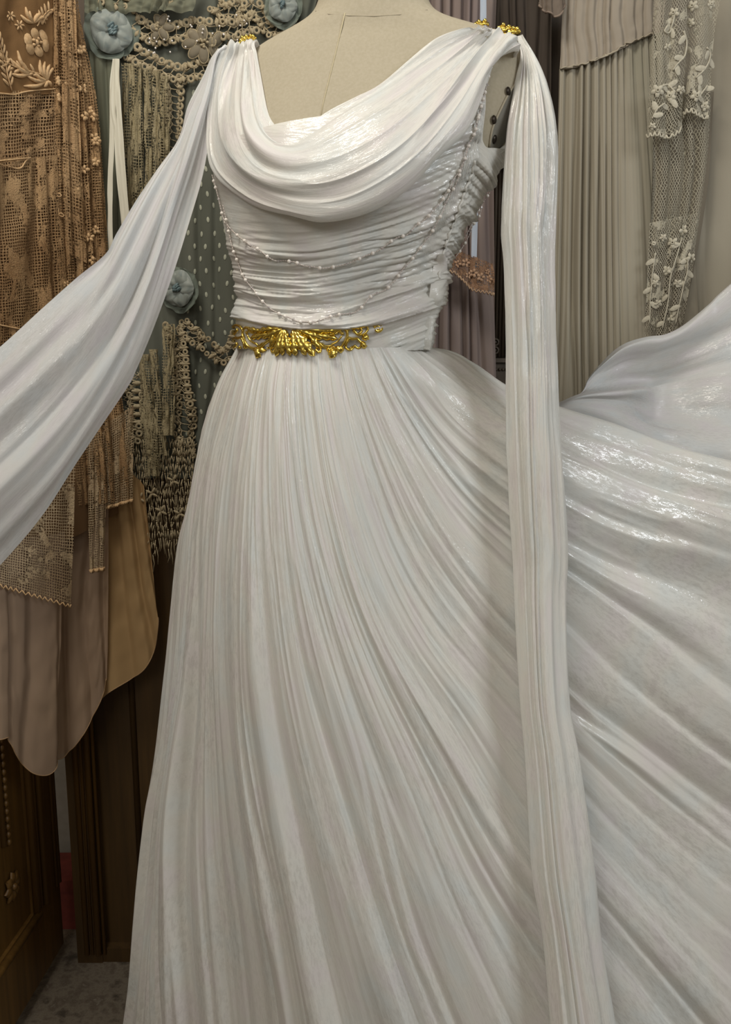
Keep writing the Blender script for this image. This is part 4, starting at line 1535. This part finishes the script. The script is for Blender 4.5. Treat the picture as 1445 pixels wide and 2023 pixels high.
# knotted crochet fringe at the bottom
m = MB()
NCf, NRf = 30, 15
ends = [NRf - random.randint(1, 3) for _ in range(NCf)]
nodes = {}
for i in range(NCf):
    for j in range(NRf + 1):
        x = 254 + (i + (.5 if j % 2 else 0)) * 4.5 + random.uniform(-1.4, 1.4)
        nodes[i, j] = wpt(x, 868 + j * 16.5 + random.uniform(-5, 5), .304 + random.random() * .008)
for i in range(NCf):
    for j in range(ends[i]):
        a = nodes[i, j]
        for k in ((i, j + 1), (i + (1 if j % 2 else -1), j + 1)):
            if k in nodes and random.random() < .84:
                b = nodes[k]
                m.tube([a, (a + b) / 2 + Vector((random.uniform(-.0015, .0015), -.001, 0)), b], .00090, 4)
        if random.random() < .4:
            m.ball(a, .0017, 6, 4)
    a = nodes[i, ends[i]]
    m.tube([a, a + Vector((random.uniform(-.003, .003), 0, -.016)), a + Vector((random.uniform(-.004, .004), 0, -random.uniform(.022, .036)))], .0008, 4)
stuff(m.build('knotted_fringe', CRO, grn))
for x, y in ((300, 975), (342, 950), (318, 1010), (355, 1015), (275, 985)):
    m = MB()
    for k in range(4):
        a = k * 1.571 + .5
        fr_ = frame(Vector((0, -1, 0)), a)
        m.dome(wpt(x + 7 * math.cos(a), y + 7 * math.sin(a), .301), fr_, .0062, .0025, .002, 8, 2)
    m.build('fringe_blossom', CRO, grn)

BLUE = cloth('blue_grey_silk', [sr(124, 134, 132), sr(150, 156, 150), sr(108, 120, 120)], (40, 30), 700, .45, 1, .1)
BLUE_S = cloth('blue_grey_organza', [sr(120, 130, 120), sr(134, 144, 132)], (30, 30), 900, .6, .6)
BLUE_C = plain('blue_silk_centre', sr(92, 112, 116), sr(110, 128, 130), .5)
silk_flower('silk_flower', 'blue-grey silk flower above the ivory ribbons near top left', bvG, 226, 74, 46, (BLUE, BLUE_S, BLUE_C), 4, .022)
silk_flower('silk_flower', 'blue-grey silk flower tucked between the left drape and the bodice', bvG, 366, 572, 44, (BLUE, BLUE_S, BLUE_C), 5, .016)
silk_flower('silk_flower', 'blue-grey silk flower beside the dress form neck', bvG, 560, 22, 34, (BLUE, BLUE_S, BLUE_C), 5, .014)

# ivory ribbons hanging from the first flower
RIB = cloth('ivory_satin', [sr(212, 208, 190), sr(222, 218, 202)], (30, 6), 1500, .4)
rib = thing('ribbon_streamers', 'three ivory satin ribbons trailing from the blue silk flower', 'ribbon')
for i, pth in enumerate(([(228, 116, .275), (222, 170, .274), (221, 230, .274), (221, 280, .274), (218, 360, .274), (218, 450, .274), (222, 560, .276)],
                         [(229, 116, .273), (226, 170, .272), (224, 215, .272), (230, 260, .272), (234, 330, .272), (244, 440, .274), (250, 540, .276)],
                         [(231, 116, .271), (232, 170, .270), (235, 220, .270), (240, 280, .270), (246, 370, .270), (253, 450, .272), (260, 540, .274)])):
    wd = 5.0
    sheet('ribbon', edges([(x - wd, y, Y) for x, y, Y in pth], [(x + wd, y, Y - .002) for x, y, Y in pth], 2), 6, 60, RIB, rib, (), .002, 181 + i)

# ------------------------------------------------------------------ mauve gown and carved cabinet, behind the form
MAUVE = cloth('mauve_crepe', [sr(126, 112, 108), sr(140, 126, 120), sr(120, 108, 108)], (8, 1.5), 900, .85)
mv = thing('mauve_gown', 'dusty mauve gown with tan lace trim hanging behind the dress form', 'dress')
_, bvM = sheet('skirt', edges([(800, -60, .41), (805, 300, .41), (800, 800, .41)], [(985, -60, .43), (975, 300, .43), (982, 800, .43)], 5), 150, 120, MAUVE, mv, [(8, .014, .62)], .003, 191)
LACE_T = lace('tan_trim_lace', [sr(168, 134, 108), sr(120, 90, 68)], 'sq', 210, .2, (60, 50), .5)
o, bvLT = sheet('lace_trim', ruled([(860, 478, .378), (900, 490, .372), (930, 505, .372), (975, 520, .378)], [(860, 528, .372), (905, 540, .366), (932, 568, .366), (978, 578, .372)], 7), 70, 26, LACE_T, mv, [(4, .008, .6)], .002, 193)
m = MB()
pv = np.array([v.co for v in o.data.vertices]).reshape(70, 26, 3)[:, -1]
for i in range(0, 69, 4):
    a, b = Vector(pv[i]), Vector(pv[min(i + 4, 69)])
    m.tube([a, (a + b) / 2 - Vector((0, .001, .005)), b], .0016, 5)
m.build('scalloped_edge', plain('tan_cord', sr(186, 156, 126), sr(170, 138, 110), .8), o)
TC = plain('tan_cordwork', sr(184, 150, 122), sr(170, 134, 106), .8)
for x, y, r in ((893, 500, 8), (905, 522, 8), (920, 520, 9), (936, 540, 9), (950, 548, 9), (966, 552, 9), (890, 520, 6), (925, 545, 7), (962, 538, 6)):
    m = MB()
    for k in range(5):
        a = k * 1.257
        motif_petal(m, bvLT, x + r * .55 * math.cos(a), y + r * .6 * math.sin(a), r * .42, r * .32, math.degrees(a), .0016, .002, 8)
    m.build('lace_flower', TC, mv)
PBLUE = cloth('pale_blue_cloth', [sr(176, 186, 200), sr(192, 200, 212)], (30, 4), 1200, .4)
rb = thing('pale_blue_strip', 'pale blue narrow strip hanging against the mauve gown', 'ribbon')
sheet('ribbon', edges([(949, -60, .374), (948, 100, .374), (935, 380, .374), (931, 520, .374), (930, 540, .374)], [(962, -60, .374), (960, 100, .374), (947, 380, .374), (942, 520, .374), (940, 540, .374)], 2), 8, 80, PBLUE, rb, (), .003, 195)  # narrow pale blue strip, its lower end behind the lace trim

cab = thing('carved_cabinet', 'dark carved cabinet with fluted column and beaded rail behind the right drape', 'cabinet')
CYd = .47
def cbox(name, a, b, ya, yb, p0, p1, mat=WOOD_G):
    z1, z0 = wpt(1000, p0, CYd).z, wpt(1000, p1, CYd).z
    m = MB(); m.box((wpt(a, 500, CYd).x, ya, z0), (wpt(b, 500, CYd).x, yb, z1))
    return m.build(name, mat, cab, False)


zt, zb = 2.0, 0.0
m = MB(); m.box((wpt(850, 500, CYd).x, CYd + .02, 0), (wpt(1125, 500, CYd).x, .78, 2.0)); m.build('carcass', WOOD_G, cab, False)
for i, px in enumerate((980, 987, 994, 1001, 1010, 1018)):
    x = wpt(px, 500, CYd).x
    m = MB(); m.tube([(x, CYd + .016, wpt(px, 705, CYd).z), (x, CYd + .016, 1.98)], .0036, 8); m.build('flute', WOOD_G, cab)
cbox('rail', 850, 1125, CYd - .004, CYd + .03, 714, 768)
cbox('rail_ledge', 850, 1125, CYd - .012, CYd + .03, 708, 716)
for i in range(22):
    x = wpt(958 + i * 7, 500, CYd).x
    m = MB(); m.ball((x, CYd - .005, wpt(1000, 730, CYd).z), .0032, 8, 6); m.build('bead', WOOD_G, cab)
for py_ in (676, 692):
    m = MB()
    c = Vector((wpt(980, 690, CYd).x, CYd + .008, wpt(980, py_, CYd).z))
    m.ring(c, (Vector((1, 0, 0)), Vector((0, 0, 1)), Vector((0, -1, 0))), .006, .006, .0024, 14, 6); m.ball(c, .003, 8, 6)
    m.build('carved_scroll', WOOD_G, cab)

DKD = cloth('dark_brown_drape', [sr(72, 64, 58), sr(84, 76, 68)], (8, 2), 800, .9)
dk, _ = sheet('dark_drape', edges([(975, -60, .445), (978, 120, .445), (985, 320, .45)], [(1092, -60, .44), (1090, 200, .44), (1092, 420, .44)], 4), 90, 90, DKD, None, [(6, .012, .6)], .002, 197)
tag(dk, 'dark brown cloth hanging beside the right shoulder drape', 'drape')

# ------------------------------------------------------------------ taupe gowns and lace panel, right
TAUPE = cloth('taupe_silk', [sr(150, 142, 126), sr(164, 157, 141), sr(152, 149, 132)], (6, 1.2), 1000, .8)
TAUPE_Y = cloth('taupe_silk_yoke', [sr(160, 150, 136), sr(170, 160, 146)], (6, 4), 1000, .8)
tp_ = thing('taupe_gown', 'taupe pleated gown with stitched yoke seam hanging right of the form', 'dress')
yk = ruled([(1116, -60, .385), (1160, -60, .375), (1230, -60, .37), (1320, -60, .375)], [(1106, 138, .385), (1150, 130, .375), (1215, 105, .37), (1250, 85, .37), (1310, 62, .375)], 9)
_, bvY = sheet('yoke', yk, 130, 50, TAUPE_Y, tp_, [(11, .008, .62)], .001, 201)
ks = ruled([(1105, 136, .390), (1150, 128, .380), (1215, 103, .375), (1250, 83, .375), (1340, 50, .38)], [(1085, 900, .385), (1150, 900, .36), (1240, 900, .345), (1330, 900, .35), (1400, 900, .36)], 11)
_, bvK = sheet('skirt', ks, 190, 130, TAUPE, tp_, [(15, .018, .66), (30, .003, .6)], .002, 203, amp=lambda u, v: (.22 + .78 * sstep(.52, .30, u)) * (.35 + .65 * sstep(0, .25, v)) + .5 * sstep(.2, 0, v))
m = MB()
pp = spline([(1105, 138), (1150, 130), (1180, 118), (1215, 105), (1232, 92), (1250, 85), (1290, 68)], 70)
m.tube([hit(bvY, x, y - 2 + 1.5 * math.sin(i * 1.1), .002)[0] for i, (x, y) in enumerate(pp)], .0014, 5)
m.build('seam_stitching', plain('seam_thread', sr(176, 166, 146), sr(166, 156, 138), .8), tp_)
RUF = cloth('taupe_organza_ruffle', [sr(120, 108, 96), sr(134, 120, 108)], (20, 8), 900, .7, .75)
o, _ = sheet('ruffle', ruled([(1060, -60, .37), (1085, -60, .36), (1118, -60, .37)], [(1066, 6, .365), (1075, 22, .355), (1090, 26, .35), (1100, 34, .352), (1110, 22, .36), (1114, 8, .37)], 9), 60, 30, RUF, tp_, [(5, .008, .6)], .002, 205)
m = MB()
pv = np.array([v.co for v in o.data.vertices]).reshape(60, 30, 3)[:, -1]
m.tube([Vector(x) for x in pv], .0018, 6); m.build('rolled_hem', plain('ruffle_hem', sr(140, 124, 110), sr(128, 112, 100), .7), o)

t2 = thing('plain_taupe_gown', 'smooth grey-taupe gown at the far right edge behind the lace', 'dress')
sheet('skirt', edges([(1375, -60, .385), (1370, 300, .38), (1355, 900, .38)], [(1560, -60, .37), (1580, 300, .36), (1600, 900, .35)], 5), 120, 110, TAUPE, t2, [(5, .008, .6)], .001, 207)

LACE_W = lace('ivory_tambour_lace', [sr(190, 184, 166), sr(176, 170, 152)], 'dia', 230, .20, (34, 24), .57)
LACE_N = lace('ivory_net', [sr(184, 178, 160), sr(170, 166, 148)], 'dia', 185, .23, (30, 16), .68)
IV = plain('ivory_lacework', sr(204, 198, 180), sr(190, 184, 166), .8, 0, 300, .4, .2)
UND = cloth('grey_taupe_underlay', [sr(122, 114, 100), sr(132, 124, 110)], (6, 2), 800, .9)
lp_ = thing('lace_shawl', 'ivory floral lace shawl with scalloped end hanging at upper right', 'lace')
up = ruled([(1296, -60, .325), (1340, -60, .32), (1390, -60, .325), (1428, -60, .33)], [(1278, 266, .325), (1300, 262, .318), (1320, 266, .316), (1336, 258, .322), (1346, 235, .335), (1360, 215, .325), (1380, 222, .32), (1400, 228, .325)], 13)
o, bvW = sheet('lace_panel', up, 110, 130, LACE_W, lp_, [(3, .012, .6)], .002, 211)
pv = np.array([v.co for v in o.data.vertices]).reshape(110, 130, 3)[:, -1]
m = MB()
for i in range(0, 109, 6):
    a, b = Vector(pv[i]), Vector(pv[min(i + 6, 109)])
    m.tube([a, (a * .7 + b * .3) - Vector((0, .001, .006)), (a * .3 + b * .7) - Vector((0, .001, .006)), b], .0017, 5)
m.build('scalloped_edge', IV, o)
def vine(bv, pts, leaves, r, flip=1):
    m = MB()
    motif_line(m, bv, pts, r, .002, 24)
    pp = spline(pts, leaves * 2 + 1)
    for i in range(1, leaves * 2, 2):
        t = pp[i + 1] - pp[i - 1]
        a = math.degrees(math.atan2(t[1], t[0])) + 55 * flip
        flip = -flip
        motif_petal(m, bv, pp[i][0] + 8 * math.cos(math.radians(a)), pp[i][1] + 8 * math.sin(math.radians(a)), 9.5, 4.6, a, .0009, .0014, 10)
    return m


def lflower(bv, x, y, r, parent):
    m = MB()
    for k in range(5):
        a = k * 1.257 + .4
        motif_petal(m, bv, x + r * .6 * math.cos(a), y + r * .6 * math.sin(a), r * .5, r * .36, math.degrees(a), .0018, .002, 10)
    motif_ring(m, bv, x, y, r * .25, r * .25, .0012, 0, .004)
    m.build('lace_flower', IV, parent)


for pts, lv in (([(1335, 28), (1330, 50), (1320, 66), (1312, 62), (1318, 52)], 3), ([(1350, 62), (1356, 85), (1352, 110), (1340, 125), (1330, 140)], 4), ([(1395, 95), (1402, 105), (1398, 125), (1385, 145), (1375, 155)], 4), ([(1300, 175), (1318, 168), (1332, 182), (1325, 205)], 4), ([(1290, 235), (1300, 215), (1312, 205)], 3), ([(1372, 200), (1385, 185), (1396, 170)], 3)):
    vine(bvW, pts, lv, .0016).build('lace_vine', IV, lp_)
for x, y, r in ((1333, 26, 9), (1370, 12, 9), (1318, 94, 7), (1300, 180, 11), (1325, 190, 10), (1376, 190, 10), (1404, 10, 8), (1392, 210, 9), (1290, 250, 7), (1366, 45, 8), (1345, 178, 8)):
    lflower(bvW, x, y, r, lp_)
ls = thing('net_lace_skirt', 'ivory net skirt with vine-leaf lace below the floral lace shawl', 'lace')
_, bvU = sheet('underlay', edges([(1291, 180, .352), (1286, 400, .352), (1272, 720, .352)], [(1412, 180, .355), (1396, 400, .352), (1335, 720, .352)], 4), 60, 60, UND, ls, [(4, .008, .6)], .001, 213)
_, bvE = sheet('net_layer', edges([(1292, 190, .338), (1290, 330, .338), (1287, 490, .338)], [(1408, 190, .340), (1398, 330, .338), (1375, 490, .338)], 4), 90, 100, LACE_N, ls, [(4, .012, .62)], .002, 215)
_, bvV = sheet('leaf_lace_layer', edges([(1286, 440, .334), (1280, 560, .334), (1274, 700, .334)], [(1385, 420, .336), (1365, 560, .334), (1338, 700, .334)], 4), 80, 80, LACE_W, ls, [(3, .010, .62)], .002, 217, (.2, .4))
for pts, lv in (([(1345, 470), (1335, 510), (1325, 550), (1320, 600), (1310, 650)], 7), ([(1295, 500), (1290, 540), (1286, 590), (1284, 640)], 5), ([(1362, 500), (1355, 545), (1345, 590), (1335, 640)], 6)):
    vine(bvV, pts, lv, .0012).build('lace_vine', IV, ls)
for x, y, r in ((1330, 480, 10), (1350, 455, 10), (1365, 510, 9), (1318, 535, 9), (1300, 600, 8), (1340, 560, 8), (1295, 560, 7), (1325, 630, 8), (1355, 420, 9), (1310, 470, 7)):
    lflower(bvV, x, y, r, ls)
